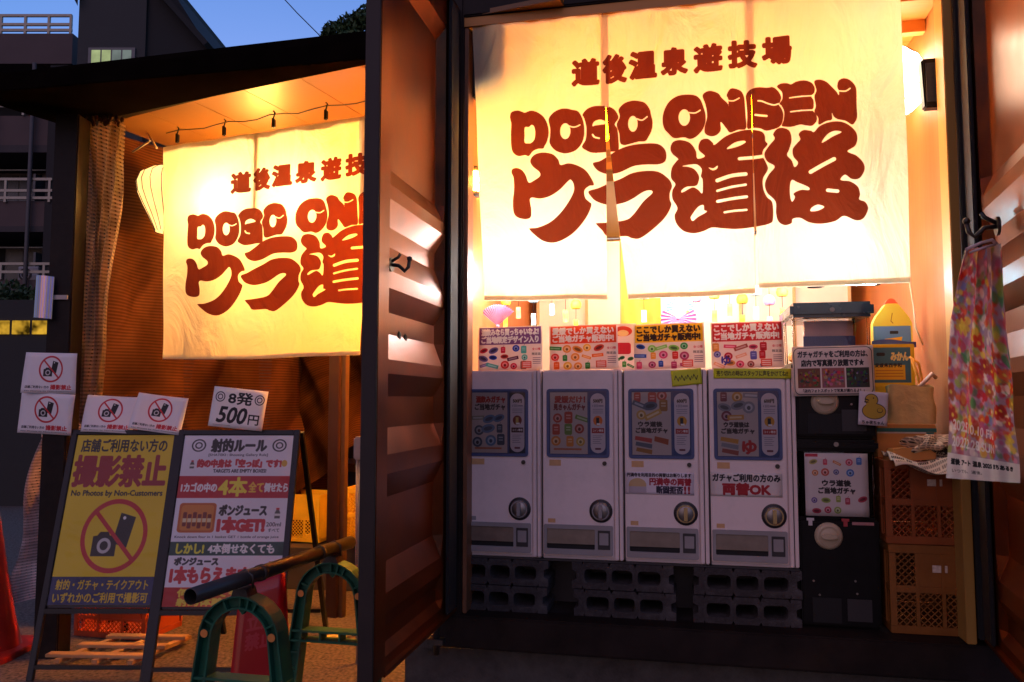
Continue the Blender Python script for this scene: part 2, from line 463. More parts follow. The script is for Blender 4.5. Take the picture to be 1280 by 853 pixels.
    def text(s, tx, x, y, w, h, col, b=0.0, slant=0.0, outline=None, ow=0.0, op=1.0):
        """ink box of the string fitted to (x, y, w, h); b = extra weight in canvas units"""
        t = text_tris(tx); lo = t.reshape(-1, 2).min(0); hi = t.reshape(-1, 2).max(0)
        T = np.empty_like(t)
        T[..., 0] = x + (t[..., 0] - lo[0]) / (hi[0] - lo[0]) * w
        T[..., 1] = y + h - (t[..., 1] - lo[1]) / (hi[1] - lo[1]) * h
        T[..., 0] += (y + h - T[..., 1]) * slant
        E = np.concatenate([np.concatenate([T[:, i], T[:, (i + 1) % 3]], 1) for i in range(3)])
        if outline is not None: s._put(s._mask(E, (b + ow) * s.k), outline)
        return s._put(s._mask(E, b * s.k), col, op)
    def image(s, name):
        im = bpy.data.images.new(name, s.W, s.H, alpha=False)
        buf = np.ones((s.H, s.W, 4), np.float32); buf[..., :3] = np.clip(s.a[::-1], 0, 1)
        im.pixels.foreach_set(buf.ravel()); im.update(); im.pack()
        return im
# ------------------------------------------------------------------ prints (flat lettering and pictures)
def hexc(h): return tuple(int(h[i:i + 2], 16) / 255 for i in (0, 2, 4))
RED = hexc('c8232c'); DRED = hexc('8e1a14'); YEL = hexc('f0c81e'); BLU = hexc('28489a'); BLK = hexc('161418'); WHT = hexc('f4f1ec'); GRN = hexc('2f8a3c'); ORG = hexc('ee7a1c')

# --- shop curtain: traced lettering, laid out on the curtain's own plane (metres)
NX0, NX1, NZ0, NZ1 = 0.0, 1.72, 1.62, 2.84
def noren_print():
    cv = Cv(NX1 - NX0, NZ1 - NZ0, 820, hexc('f8e8c0'))
    ink = hexc('5f2410')
    def Q(ox, oy, sc, pts): return [(lambda uz: (uz[0] - NX0, NZ1 - uz[1]))(MF.at(ox + x / sc, oy + y / sc, 0.02)) for x, y in pts]
    bgc = hexc('f8e8c0')
    def P(reg, pts, c=ink): cv.poly(crom(Q(*reg, pts)), c)
    def Lw(reg, pts, w, c=bgc): cv.line(crom(Q(*reg, pts), 5, False), w / reg[2] * 0.00325, c)
    def El(reg, x, y, rx, ry, c=bgc): cv.poly(Q(*reg, _ell(x, y, rx, ry)), c)
    A = (630, 120, 8); B = (740, 110, 8); C = (860, 90, 8); D = (940, 80, 8); E_ = (630, 180, 6.5625); F = (730, 160, 5.6867); G = (830, 150, 5.6867); H = (940, 140, 5.331)
    P(A, [(65,215),(80,170),(140,152),(190,165),(212,170),(270,148),(340,165),(400,215),(435,290),(445,370),(430,450),(405,500),(390,525),(340,530),(290,555),(250,605),(215,598),(150,610),(100,580),(80,520),(75,400),(78,290),(70,250)])
    P(A, [(210,320),(250,312),(275,290),(300,305),(312,360),(305,430),(275,470),(245,478),(210,470),(208,400)], bgc)
    P(A, [(445,230),(490,165),(560,130),(620,125),(680,138),(740,155),(780,220),(800,300),(800,400),(775,480),(720,545),(640,575),(570,570),(500,535),(455,470),(460,400),(460,320)])
    El(A, 612, 352, 52, 80); Lw(A, [(640,298),(690,312),(730,305),(758,290)], 13)
    P(A, [(785,185),(830,130),(900,100),(980,97),(1050,103),(1100,130),(1135,180),(1140,220),(1105,275),(1130,320),(1140,400),(1145,520),(1115,545),(1040,553),(960,565),(880,568),(820,545),(780,510),(815,440),(825,360),(820,290),(800,220)])
    P(A, [(883,300),(900,255),(960,232),(1015,250),(1030,270),(960,285),(915,292)], bgc); Lw(A, [(885,385),(905,410),(950,420)], 16)
    P(B, [(265,210),(320,150),(400,125),(470,130),(530,150),(575,210),(590,270),(605,340),(595,420),(560,490),(530,525),(460,530),(380,550),(320,562),(280,540),(270,450),(245,360),(275,280)])
    El(B, 407, 352, 48, 78); Lw(B, [(445,303),(500,318),(550,285)], 13)
    P(B, [(705,320),(720,230),(770,140),(850,85),(940,70),(1030,80),(1080,120),(1110,190),(1135,280),(1130,360),(1100,430),(1040,490),(980,512),(920,495),(820,500),(760,450),(720,400)])
    El(B, 922, 298, 57, 82); Lw(B, [(968,250),(1030,255),(1080,230)], 13)
    P(C, [(145,250),(175,210),(230,200),(300,225),(335,270),(385,315),(405,345),(402,345),(400,280),(385,240),(420,180),(470,175),(530,200),(560,260),(568,350),(575,450),(578,570),(500,585),(420,612),(380,570),(325,510),(325,590),(280,640),(220,648),(170,620),(165,560),(190,450),(175,340)])
    Lw(C, [(380,292),(450,298),(510,268)], 12)
    P(C, [(578,240),(620,180),(700,152),(790,155),(850,150),(900,190),(930,250),(920,300),(905,325),(935,370),(952,430),(940,510),(905,555),(840,578),(780,588),(720,565),(650,560),(592,568),(592,440),(585,330)])
    Lw(C, [(700,288),(740,292),(800,315),(860,330),(905,318)], 14); Lw(C, [(672,430),(730,436),(785,440)], 20)
    P(D, [(250,225),(290,195),(350,193),(390,205),(440,180),(520,168),(590,190),(625,240),(620,290),(590,325),(613,370),(613,440),(600,465),(640,510),(645,570),(600,620),(540,620),(480,612),(400,632),(340,632),(297,620),(315,560),(320,480),(295,420),(274,398),(302,350),(298,280)])
    Lw(D, [(375,342),(480,330),(600,322)], 13); Lw(D, [(385,482),(480,472),(600,465)], 13)
    P(D, [(620,180),(670,158),(740,175),(800,225),(850,275),(870,305),(872,262),(855,220),(870,160),(920,135),(980,150),(1030,200),(1048,260),(1050,400),(1055,520),(1030,580),(1000,595),(940,560),(860,545),(820,520),(800,485),(800,550),(740,570),(680,605),(662,598),(660,540),(622,480),(637,420),(622,330),(642,265)])
    Lw(D, [(872,262),(940,262),(985,235)], 13)
    P(E_, [(68,245),(75,215),(110,205),(150,220),(180,260),(205,320),(250,300),(295,265),(290,230),(240,190),(217,150),(230,110),(270,80),(330,70),(400,85),(445,130),(465,175),(530,163),(600,180),(670,220),(720,290),(738,340),(700,350),(662,390),(670,450),(700,480),(720,505),(690,590),(630,680),(560,750),(470,800),(390,813),(310,790),(240,735),(208,700),(215,692),(280,685),(380,645),(460,580),(530,490),(575,400),(575,340),(550,300),(520,320),(460,380),(380,430),(300,450),(218,448),(225,540),(220,600),(180,618),(120,608),(85,570),(78,480),(88,380),(85,290)])
    P(F, [(65,250),(110,235),(165,200),(240,150),(320,120),(420,107),(520,110),(570,145),(585,190),(575,235),(530,255),(440,255),(350,265),(250,310),(170,325),(110,310),(75,280)])
    P(F, [(35,455),(100,430),(170,395),(260,355),(340,315),(440,300),(530,310),(600,360),(625,410),(610,460),(610,510),(620,550),(580,630),(500,710),(400,780),(340,780),(295,765),(170,770),(130,730),(90,690),(95,680),(170,672),(295,650),(350,610),(420,520),(485,460),(470,440),(420,450),(340,500),(270,530),(170,545),(90,525),(50,490)])
    P(G, [(45,200),(65,155),(120,143),(185,165),(225,220),(237,275),(290,260),(250,220),(245,185),(265,145),(310,138),(345,165),(360,180),(440,120),(540,82),(620,72),(690,82),(715,110),(720,150),(735,175),(705,215),(700,255),(722,300),(738,340),(730,370),(702,420),(705,490),(730,550),(768,590),(773,700),(750,740),(640,765),(520,778),(420,772),(340,765),(280,790),(210,805),(140,790),(90,740),(75,680),(95,625),(60,560),(60,500),(80,455),(50,410),(55,340),(90,290),(100,275),(60,240)])
    P(G, [(130,328),(180,318),(235,318),(268,352),(262,400),(275,430),(272,520),(240,495),(200,480),(130,515),(125,500),(160,475),(225,468),(245,440),(248,400),(220,355),(180,335)], bgc)
    P(G, [(190,700),(195,680),(240,620),(280,605),(285,640),(305,652),(240,690),(205,718)], bgc)
    P(G, [(315,340),(350,345),(380,328),(375,350),(345,360)], bgc); P(G, [(445,208),(500,165),(560,150),(580,160),(540,185),(480,205)], bgc)
    Lw(G, [(378,432),(480,398),(580,386)], 25); Lw(G, [(378,505),(480,478),(580,462)], 16); Lw(G, [(380,580),(480,562),(585,548)], 20); Lw(G, [(430,658),(500,648),(585,642)], 15)
    Lw(G, [(535,278),(640,268),(708,258)], 22)
    P(H, [(140,150),(165,115),(205,108),(248,130),(262,190),(245,255),(232,290),(262,325),(282,370),(305,340),(275,300),(270,250),(300,210),(320,185),(310,150),(340,125),(390,128),(412,135),(450,95),(510,68),(580,58),(640,75),(690,120),(705,170),(690,220),(640,255),(700,285),(745,335),(752,385),(720,435),(670,438),(625,410),(595,445),(660,455),(710,490),(725,540),(720,575),(760,595),(778,640),(750,700),(700,715),(620,685),(560,720),(460,742),(380,735),(320,708),(270,715),(260,745),(215,758),(175,735),(158,680),(155,600),(100,540),(85,480),(110,420),(150,365),(100,330),(82,280),(110,230),(150,180)])
    P(H, [(465,205),(500,150),(550,122),(600,128),(540,160)], bgc); Lw(H, [(390,400),(470,352),(550,308)], 24)
    P(H, [(265,455),(300,470),(375,500),(378,520),(330,520),(290,535),(275,550),(285,570),(265,600),(252,560),(252,490)], bgc)
    Lw(H, [(508,516),(575,520)], 22); P(H, [(390,660),(400,635),(440,615),(485,628),(440,655)], bgc)
    # the small row above
    K = (705, 30, 4.267)
    for ch, x0, x1, y0, y1 in (('道',40,190,185,330),('後',205,335,160,315),('温',345,495,145,295),('泉',515,660,125,275),('遊',690,845,108,262),('技',872,1030,88,238),('場',1055,1215,62,215)):
        c = Q(*K, [(x0, y0), (x1, y0), (x1, y1), (x0, y1)])
        xa = (c[0][0] + c[3][0]) / 2; xb = (c[1][0] + c[2][0]) / 2; ya = (c[0][1] + c[1][1]) / 2; yb = (c[2][1] + c[3][1]) / 2
        cv.text(ch, xa + .006, ya + .006, xb - xa - .012, yb - ya - .012, ink, b=0.0066)
    return cv

def icon(cv, cx, cy, r, t=0.14):
    """camera and phone inside a red prohibition ring"""
    cv.poly([(cx + x * r, cy + y * r) for x, y in ((.12,-.62),(.58,-.5),(.42,.32),(-.02,.2))], BLK)
    cv.ell(cx + .24 * r, cy - .48 * r, .05 * r, .05 * r, WHT)
    cv.poly([(cx + x * r, cy + y * r) for x, y in ((-.62,.02),(-.5,0),(-.42,-.1),(-.18,-.1),(-.12,0),(.1,.02),(.1,.55),(-.62,.55))], BLK)
    cv.ell(cx - .26 * r, cy + .27 * r, .21 * r, .21 * r, hexc('c9c4c0')); cv.ell(cx - .26 * r, cy + .27 * r, .12 * r, .12 * r, BLK)
    cv.ring(cx, cy, r, t * r, RED)
    cv.line([(cx - .64 * r, cy - .64 * r), (cx + .64 * r, cy + .64 * r)], t * r * .9, RED)

def paper_nophoto():
    cv = Cv(100, 70, 3.0, hexc('efe6e4'))
    icon(cv, 50, 28, 23, .13)
    cv.text('店舗ご利用ない方の', 6, 57, 42, 4.6, BLK, b=.15); cv.text('撮影禁止', 51, 55, 40, 8, RED, b=.5)
    cv.text('No Photos by Non-Customers', 6, 65.5, 86, 1.8, BLK)
    return cv
def paper_500():
    cv = Cv(100, 70, 3.4, hexc('f1ece6'))
    for x in (14, 87): cv.ring(x, 17, 9, 1.6, BLK); cv.ring(x, 17, 5, 1.5, BLK)
    cv.text('8発', 30, 7, 44, 21, BLK, b=.7)
    cv.text('500', 13, 34, 52, 27, BLK, b=1.0, slant=.18); cv.text('円', 72, 44, 19, 17, BLK, b=.4)
    cv.line([(8, 66), (40, 66)], .6, hexc('777777'))
    return cv
def poster_yellow():
    cv = Cv(100, 153, 3.2, hexc('ecc80c'))
    cv.text('店舗ご利用ない方の', 6, 4, 88, 12, BLK, b=.35)
    cv.text('撮影禁止', 3, 20, 93, 28, hexc('9c1420'), b=1.3)
    cv.text('No Photos by Non-Customers', 4, 52, 92, 6.5, BLK, b=.2)
    icon(cv, 54, 93, 33, .13)
    cv.rect(0, 129, 100, 24, hexc('1c2258'))
    cv.text('射的・ガチャ・テイクアウト', 5, 131.5, 90, 8.6, hexc('e0b820'), b=.35)
    cv.text('いずれかのご利用で撮影可', 4, 142.5, 92, 8.6, hexc('e0b820'), b=.35)
    return cv
def bottle(cv, x, y, s, cap=RED):
    cv.rect(x - s * .35, y - s * 1.3, s * .7, s * .5, cap)
    cv.poly([(x - s * .3, y - s * .8), (x + s * .3, y - s * .8), (x + s * .6, y - s * .1), (x + s * .6, y + s * 1.3), (x - s * .6, y + s * 1.3), (x - s * .6, y - s * .1)], hexc('5a5650'))
    cv.rect(x - s * .6, y + .1 * s, s * 1.2, s * .6, hexc('e8e2da'))
def poster_rules():
    cv = Cv(100, 150, 3.4, hexc('eee9ee'))
    cv.text('射的ルール', 26, 4, 50, 13, BLK, b=.7)
    for x in (14, 88): cv.ring(x, 10.5, 6.5, 1.2, BLK); cv.ring(x, 10.5, 3.4, 1.1, BLK)
    cv.text('[SHATEKI : Shooting Gallery Rule]', 24, 19, 54, 3.2, BLK)
    bottle(cv, 10, 30, 3.2)
    cv.text('的の中身は「空っぽ」です!', 15, 25, 76, 8, RED, b=.55); cv.ell(94, 29, 2.6, 3.4, hexc('e0b43c'))
    cv.text('TARGETS ARE EMPTY BOXES!', 30, 35, 48, 3.4, BLK, b=.1)
    cv.rect(0, 42, 100, 22, hexc('bf1522'))
    cv.text('1カゴの中の', 3, 49, 32, 9, WHT, b=.5); cv.text('4本', 37, 43.5, 25, 18.5, hexc('f6e43a'), b=.8)
    cv.text('全て', 64, 48, 13, 10, hexc('f6c83a'), b=.5); cv.text('倒せたら', 78, 49, 21, 9, WHT, b=.5)
    cv.rrect(4, 69, 33, 29, 3, hexc('c8641c')); cv.rrect(6, 71, 29, 25, 3, hexc('dc8a34'))
    for k in range(6): cv.rrect(8 + k * 4.4, 78 + (k % 2) * 2, 3.4, 14, 1, hexc('7c2a14')); cv.rect(8 + k * 4.4, 84, 3.4, 4, hexc('e8d8a8'))
    cv.text('ポンジュース', 40, 71, 42, 10, BLK, b=.55); cv.text('1本GET!', 40, 83.5, 41, 14, RED, b=1.1)
    bottle(cv, 92, 79, 4); cv.text('200ml', 83, 88, 13, 4, BLK); cv.text('すべて', 85, 94, 10, 3.6, BLK)
    cv.text('Knock down four in 1 basket GET 1 bottle of orange juice', 3, 101, 92, 3, BLK)
    cv.rect(0, 107, 100, 13, hexc('16423a'))
    cv.text('しかし!', 6, 109, 24, 9, hexc('ece23c'), b=.6); cv.text('4本倒せなくても', 34, 109, 58, 9, WHT, b=.45)
    cv.text('ポンジュース', 6, 122, 38, 7, BLK, b=.5)
    cv.text('1本もらえます', 4, 131, 68, 15, RED, b=.9)
    bottle(cv, 90, 131, 4); cv.text('200ml', 82, 140, 14, 4, BLK)
    return cv
def poster_rules_full():
    cv = poster_rules(); c2 = Cv(100, 168, 3.4, hexc('e05a18'))
    c2.a[:cv.H] = cv.a
    n = c2.H - cv.H
    for j in range(n):
        t = j / n; c2.a[cv.H + j, :] = [0.80 + .05 * t, .28 + .10 * math.sin(t * 3), .07]
    c2.rect(0, 150, 14, 18, hexc('b81a20'))
    c2.text('何やっても景品', 12, 151.5, 76, 7.2, hexc('f2d83c'), b=.5); c2.text('射的体験できます', 12, 160, 80, 7, hexc('f2d83c'), b=.5)
    return c2
def goods(cv, x0, y0, x1, y1, pal, n, seed, s=4.0):
    r = random.Random(seed)
    cols = max(1, int(round(math.sqrt(n * (x1 - x0) / (y1 - y0))))); rows = math.ceil(n / cols)
    for k in range(n):
        i, j = k % cols, k // cols
        x = x0 + (i + .5 + r.uniform(-.18, .18)) * (x1 - x0) / cols; y = y0 + (j + .5 + r.uniform(-.15, .15)) * (y1 - y0) / rows
        c = hexc(r.choice(pal)); q = s * r.uniform(.8, 1.15); kd = r.randrange(4); ro = r.uniform(-.5, .5)
        dk = tuple(v * .6 for v in c); lt = tuple(.5 + v * .5 for v in c)
        if kd == 0: cv.ell(x, y, q, q, c); cv.ell(x, y, q * .62, q * .62, lt); cv.ell(x, y + .1 * q, q * .3, q * .35, dk)
        elif kd == 1:
            p = _ell(0, 0, q * 1.25, q * .75, rot=ro); cv.poly([(x + a, y + b) for a, b in p], c); p = _ell(0, 0, q * .8, q * .35, rot=ro); cv.poly([(x + a, y + b) for a, b in p], dk)
        elif kd == 2:
            cv.rrect(x - q * .7, y - q, q * 1.4, q * 2, q * .3, c); cv.rect(x - q * .4, y - q * .5, q * .8, q * .25, lt); cv.rect(x - q * .4, y, q * .8, q * .2, lt); cv.line([(x, y - q), (x + .3 * q, y - 1.5 * q)], .4, dk)
        else:
            c_, s_ = math.cos(ro), math.sin(ro); pp = [(-1.5, -.45), (1.5, -.45), (1.5, .45), (-1.5, .45)]
            cv.poly([(x + q * (a * c_ - b * s_), y + q * (a * s_ + b * c_)) for a, b in pp], c); pp = [(-1.1, -.18), (1.1, -.18), (1.1, .18), (-1.1, .18)]
            cv.poly([(x + q * (a * c_ - b * s_), y + q * (a * s_ + b * c_)) for a, b in pp], lt)
CARD = [
    (hexc('86548c'), WHT, '酒飲みなら買っちゃいなよ!', 'ご当地限定デザイン入り', ['d02848', '2c48b4', '3a5cc0', '6ab8b0', 'd23c34', '5c2440', '8a6a58', '7a6aa0']),
    (hexc('e2541c'), WHT, '愛媛でしか買えない', 'ご当地ガチャ販売中!', ['ee7a1c', '3c8c34', 'd8502c', 'e8a040', 'e04838', 'f0c040', 'e07830']),
    (hexc('f2c414'), hexc('3a1c0c'), 'ここでしか買えない', 'ご当地ガチャ販売中!', ['9ccc5c', 'd85080', '2c58b0', 'd83c28', 'e8a840', 'c04870', '48a050']),
    (hexc('d23436'), WHT, 'ここでしか買えない', 'ご当地ガチャ販売中!', ['7468b0', 'e0a050', '2c3c9c', 'd84c70', 'c82830', 'e8b090', 'b05848']),
]
def card_print(i):
    hc, tc, t1, t2, pal = CARD[i]
    cv = Cv(100, 72, 3.6, hexc('f6e6dc')); cv.rect(2, 1.5, 96, 28, hc)
    cv.text(t1, 5, 3.5, 89, 11, tc, b=.7); cv.text(t2, 5, 16, 89, 11, tc, b=.7)
    goods(cv, 1, 31, 80, 71, pal, 15, 40 + i, 5.8)
    cv.rect(68, 58, 15, 11, hexc('e2644c')); 
    for k in range(3): cv.rect(69.5, 60 + 3 * k, 12, 1.3, WHT)
    cv.text('全12種', 84, 36, 13, 4, RED); cv.text('限定品', 84, 44, 13, 4, BLK)
    for k in range(4): cv.rect(85, 52 + 3 * k, 12, .9, hexc('7a5a6a'))
    if i == 3: cv.text('ゆ', 14, 52, 12, 14, hexc('4a3aa0'), b=.6)
    return cv
def card_small():
    cv = Cv(40, 72, 3.6, hexc('f6e6dc')); cv.ell(20, 12, 14, 8, hexc('d85030')); cv.ell(20, 15, 9, 5, hexc('f8e0a0')); cv.rrect(10, 30, 22, 18, 4, hexc('c42430')); goods(cv, 4, 50, 36, 70, ['3c8c34', '2c7030'], 6, 3, 4)
    return cv
DISP = [
    (['酒飲みガチャ', 'ご当地ガチャ'], ['5a7c9c', '3c4c5c', '8c8c78', 'a04434', '6c7c4c', '566c80']),
    (['愛媛だけ！', '見きゃんガチャ'], ['d88428', '6c8c34', 'b84424', 'c8a038', 'a03820']),
    (['ウラ道後', 'ご当地ガチャ'], ['c8a04c', 'b84438', '5c6470', 'a07030', '4c4c58']),
    (['ウラ道後は', 'ご当地ガチャ'], ['c86450', 'c89038', '8c8c90', '9c5040', '7c3440']),
]
def display_print(i):
    ts, pal = DISP[i]
    cv = Cv(62, 100, 3.8, hexc('c4b4ac'))
    if i < 2:
        cv.text(ts[0], 8, 6, 50, 11, hexc('a82418'), b=.6); cv.text(ts[1], 6, 19, 52, 10, hexc('7c1c14') if i else hexc('38302c'), b=.5)
        goods(cv, 3, 32, 60, 90, pal, 9, 60 + i, 8.4); cv.rect(6, 91, 46, 3, hexc('b86c48'))
    else:
        goods(cv, 2, 0, 60, 45, pal, 8, 70 + i, 8.4)
        cv.text(ts[0], 10, 47, 38, 8, hexc('2c1c18'), b=.5); cv.text(ts[1], 6, 57, 50, 8, hexc('2c1c18'), b=.5)
        for k in range(3): cv.poly([(5 + k, 70 + 9 * k), (32, 74 + 9 * k), (31, 81 + 9 * k), (4 + k, 76 + 9 * k)], hexc(pal[(k + 1) % len(pal)]))
        if i == 3: cv.text('ゆ', 38, 76, 20, 20, hexc('b8201c'), b=1.2)
        else: cv.poly([(36, 70), (58, 75), (57, 84), (35, 78)], hexc('a04c20'))
    return cv
def pill_print(i):
    cv = Cv(26, 100, 4.2, hexc('2c4478') if i != 0 else hexc('1c2838'))
    cv.rrect(1.5, 1.5, 23, 97, 11.4, hexc('d8ccd0'))
    cv.text('600円' if i >= 2 else '500円', 6, 11, 14, 6, BLK, b=.3)
    cv.text('1回', 5, 20, 8, 4, hexc('666070')); cv.rect(14, 21, 8, 2, hexc('8a8490'))
    for k in range(3): cv.rect(5, 27 + 3 * k, 16, .9, hexc('8a8490'))
    cv.ell(13, 46, 7.2, 8.0, hexc('7c2c14') if i == 0 else ORG if i == 1 else hexc('d89a20')); cv.rect(10.5, 41, 4.5, 12, BLK if i else hexc('c8b060')); cv.rect(11, 50, 6, 3, WHT)
    cv.rect(3.5, 58, 19, 8, hexc('a8241c') if i else hexc('48201c')); cv.text('コイン専用', 5, 60, 16, 4, WHT, b=.15)
    for k in range(5): cv.rect(5, 70 + 3 * k, 15 - (k * 3) % 5, .9, hexc('8a8490'))
    cv.rrect(8.5, 90, 9, 3, 1, hexc('6c3040'))
    return cv
def notice_a():
    cv = Cv(100, 32, 4.0, hexc('d9cfd6'))
    cv.text('円満寺を利用目的の両替はお断りします', 3, 1.5, 93, 5.4, BLK, b=.25)
    cv.text('円満寺の両替', 36, 8.5, 60, 10, hexc('9c1428'), b=.6); cv.text('断固拒否', 46, 20, 38, 10, hexc('201830'), b=.6); cv.text('!!', 86, 20, 8, 10, hexc('9c1428'), b=.6)
    cv.ell(18, 19, 13, 10, hexc('c8a878')); cv.rect(5, 21, 26, 9, hexc('b4a8b0'))      # a plain stand-in for the drawn face
    return cv
def notice_b():
    cv = Cv(100, 32, 4.0, hexc('d9cfca'))
    cv.text('ガチャご利用の方のみ', 3, 2, 94, 10, BLK, b=.5); cv.text('両替OK', 17, 14.5, 66, 15, hexc('a01420'), b=1.0)
    return cv
def note_yellow(tx, w, h):
    cv = Cv(w, h, 4, hexc('c9cf2a'))
    if tx: cv.text(tx, w * .04, h * .22, w * .92, h * .55, hexc('3a3a10'), b=.2)
    else:
        r = random.Random(4)
        for k in range(4): cv.line([(w * .1 + k * w * .2, h * .6), (w * .15 + k * w * .2, h * .35), (w * .22 + k * w * .2, h * .7), (w * .27 + k * w * .2, h * .45)], 1.0, hexc('3a3a10'))
    return cv
def sign_photo():
    cv = Cv(100, 62, 5, hexc('e4d2c6'))
    cv.rrect(1.6, 1.6, 96.8, 58.8, 7, BLK); cv.rrect(2.4, 2.4, 95.2, 57.2, 6.4, hexc('e8d6ca'))
    cv.text('ガチャガチャをご利用の方は、', 7, 6, 86, 8, BLK, b=.35); cv.text('店内で写真撮り放題です★', 11, 17, 77, 8, BLK, b=.4)
    r = np.random.default_rng(3)
    for k, base in enumerate(((.45, .26, .16), (.62, .36, .34), (.22, .22, .18))):
        x = 6 + k * 30; cv.rect(x, 27.5, 28, 24.5, base)
        for _ in range(70):
            c = np.clip(np.array(base) + r.normal(0, .16, 3) + r.normal(0, .1), 0, 1); cv.ell(x + 2.5 + 23 * r.random(), 30 + 19.5 * r.random(), .8 + 1.7 * r.random(), .8 + 1.5 * r.random(), tuple(c), op=.8)
    cv.text('「店内フォトスポットで写真が撮れるよ！」', 12, 53.5, 75, 4, BLK, b=.15)
    return cv
def sign_chick():
    cv = Cv(60, 70, 5, hexc('dccfd2'))
    cv.ell(26, 17, 14, 13, BLK); cv.ell(32, 40, 25, 17, BLK)
    cv.ell(26, 17, 12.6, 11.6, hexc('c8a234')); cv.ell(32, 40, 23.6, 15.6, hexc('c8a234')); cv.ell(24, 28, 9, 8, hexc('c8a234'))
    cv.ell(44, 38, 6, 5, BLK); cv.ell(44, 37.4, 5, 4.2, hexc('c8a234'))
    cv.line([(14, 16), (20, 18)], 2.2, BLK); cv.line([(12, 22), (19, 22)], 2.2, BLK); cv.ell(30, 13, 1.4, 1.4, BLK)
    cv.text('ちゅ夜ちゃん', 8, 60, 46, 7, BLK, b=.3)
    return cv
def poster_gacha():
    cv = Cv(80, 84, 4, hexc('cfc6c2'))
    cv.rect(1, 1, 16, 4, hexc('b03040')); goods(cv, 4, 4, 78, 34, ['3a6ab0', 'c04458', '5a5a88', 'a8a058', 'b85040', 'c8783c'], 9, 11, 4.5)
    cv.text('ウラ道後', 22, 36, 36, 8, BLK, b=.5); cv.text('ご当地ガチャ', 17, 46, 46, 8, BLK, b=.5)
    goods(cv, 4, 56, 78, 82, ['b03c50', '7c5a30', '64508c', '8ca048', 'b04848'], 8, 12, 4.5)
    return cv
def tote_print():
    cv = Cv(100, 190, 3, (.66, .52, .58))
    r = np.random.default_rng(9); pal = [hexc(c) for c in ('e02c1c', 'f0642c', 'f4c43c', '9caa3c', '4c8444', 'e88ca4', 'c04c78', 'f4d8d0', '8080b8', 'fae8d0', 'd02430', 'd03020')]
    for _ in range(900):
        x, y = r.random() * 100, r.random() * 168; s = (1.2 + 4.2 * r.random())
        c = pal[r.integers(len(pal))]
        cv.ell(x, y, s, s * (.5 + .5 * r.random()), c, rot=r.random() * 3, op=.35 + .5 * r.random())
    for _ in range(26):
        x, y = r.random() * 100, 60 + r.random() * 95; c = np.array(pal[r.integers(3)]) * (.7 + .3 * r.random())
        for k in range(5): cv.ell(x + 4 * math.cos(k * 1.256), y + 4 * math.sin(k * 1.256), 3.4, 2.6, tuple(c), rot=k * 1.256, op=.8)
        cv.ell(x, y, 1.8, 1.8, hexc('e8c040'))
    k_ = np.ones(5) / 5
    for ax in (0, 1):
        for c_ in range(3): cv.a[..., c_] = np.apply_along_axis(lambda q_: np.convolve(np.pad(q_, 2, mode='edge'), k_, 'valid'), ax, cv.a[..., c_])
    cv.text('2025.10.10 FRI', 6, 143, 62, 8, hexc('e8dcd8'), b=.3, op=.85); cv.text('2027.2.28 SUN', 6, 156, 62, 8, hexc('e8dcd8'), b=.3, op=.85)
    cv.rect(0, 170, 100, 20, hexc('d8c8c4')); cv.text('道後 アート 温泉 2025 まちあるき', 6, 174, 84, 4.6, BLK, b=.3); cv.text('いつでも、道後。', 8, 182, 40, 3, BLK)
    return cv
def mikan_print():
    cv = Cv(100, 90, 3.4, hexc('efc012'))
    cv.rect(5, 5, 86, 62, hexc('3f6f84')); cv.text('みかん', 46, 14, 40, 14, hexc('f4e08c'), b=1.2); cv.rrect(12, 14, 20, 6, 3, BLK)
    cv.rect(6, 36, 72, 26, hexc('f0b820')); cv.text('愛媛県西宇和', 8, 33, 62, 7, BLK, b=.3)
    for k in range(3): cv.rect(9, 45 + 5 * k, 64, 1.6, hexc('c87818'))
    return cv
def juice_print():
    cv = Cv(100, 110, 3.4, hexc('f0cc3c'))
    cv.rect(0, 46, 96, 64, hexc('5c7fa8')); cv.rrect(42, 56, 22, 6, 2, BLK)
    cv.poly([(28, 72), (74, 68), (70, 80), (80, 92), (46, 96), (40, 84)], hexc('f0a020')); cv.line([(50, 20), (46, 36), (51, 40)], 2, hexc('a86818'))
    return cv
def news_print():
    cv = Cv(160, 60, 3.4, hexc('e8d8c0'))
    r = random.Random(2)
    for row in range(11):
        x = 4
        while x < 154:
            w = r.uniform(2, 3.4)
            if r.random() < .86: cv.rect(x, 4 + row * 5, w, 3.2, hexc('4a4038') if row in (1, 2, 6) else hexc('9c8c7c'))
            x += w + 1
    cv.text('愛媛新聞 道後のまつり特集', 20, 12, 120, 9, hexc('302820'), b=.5)
    return cv
def cone_print():
    cv = Cv(60, 130, 3, hexc('b8101c'))
    cv.text('立入', 14, 34, 34, 15, hexc('c83444'), b=.8); cv.text('禁止', 14, 52, 34, 15, hexc('c83444'), b=.8); cv.text('ご遠慮下さい', 8, 108, 44, 7, hexc('c03040'), b=.3)
    return cv
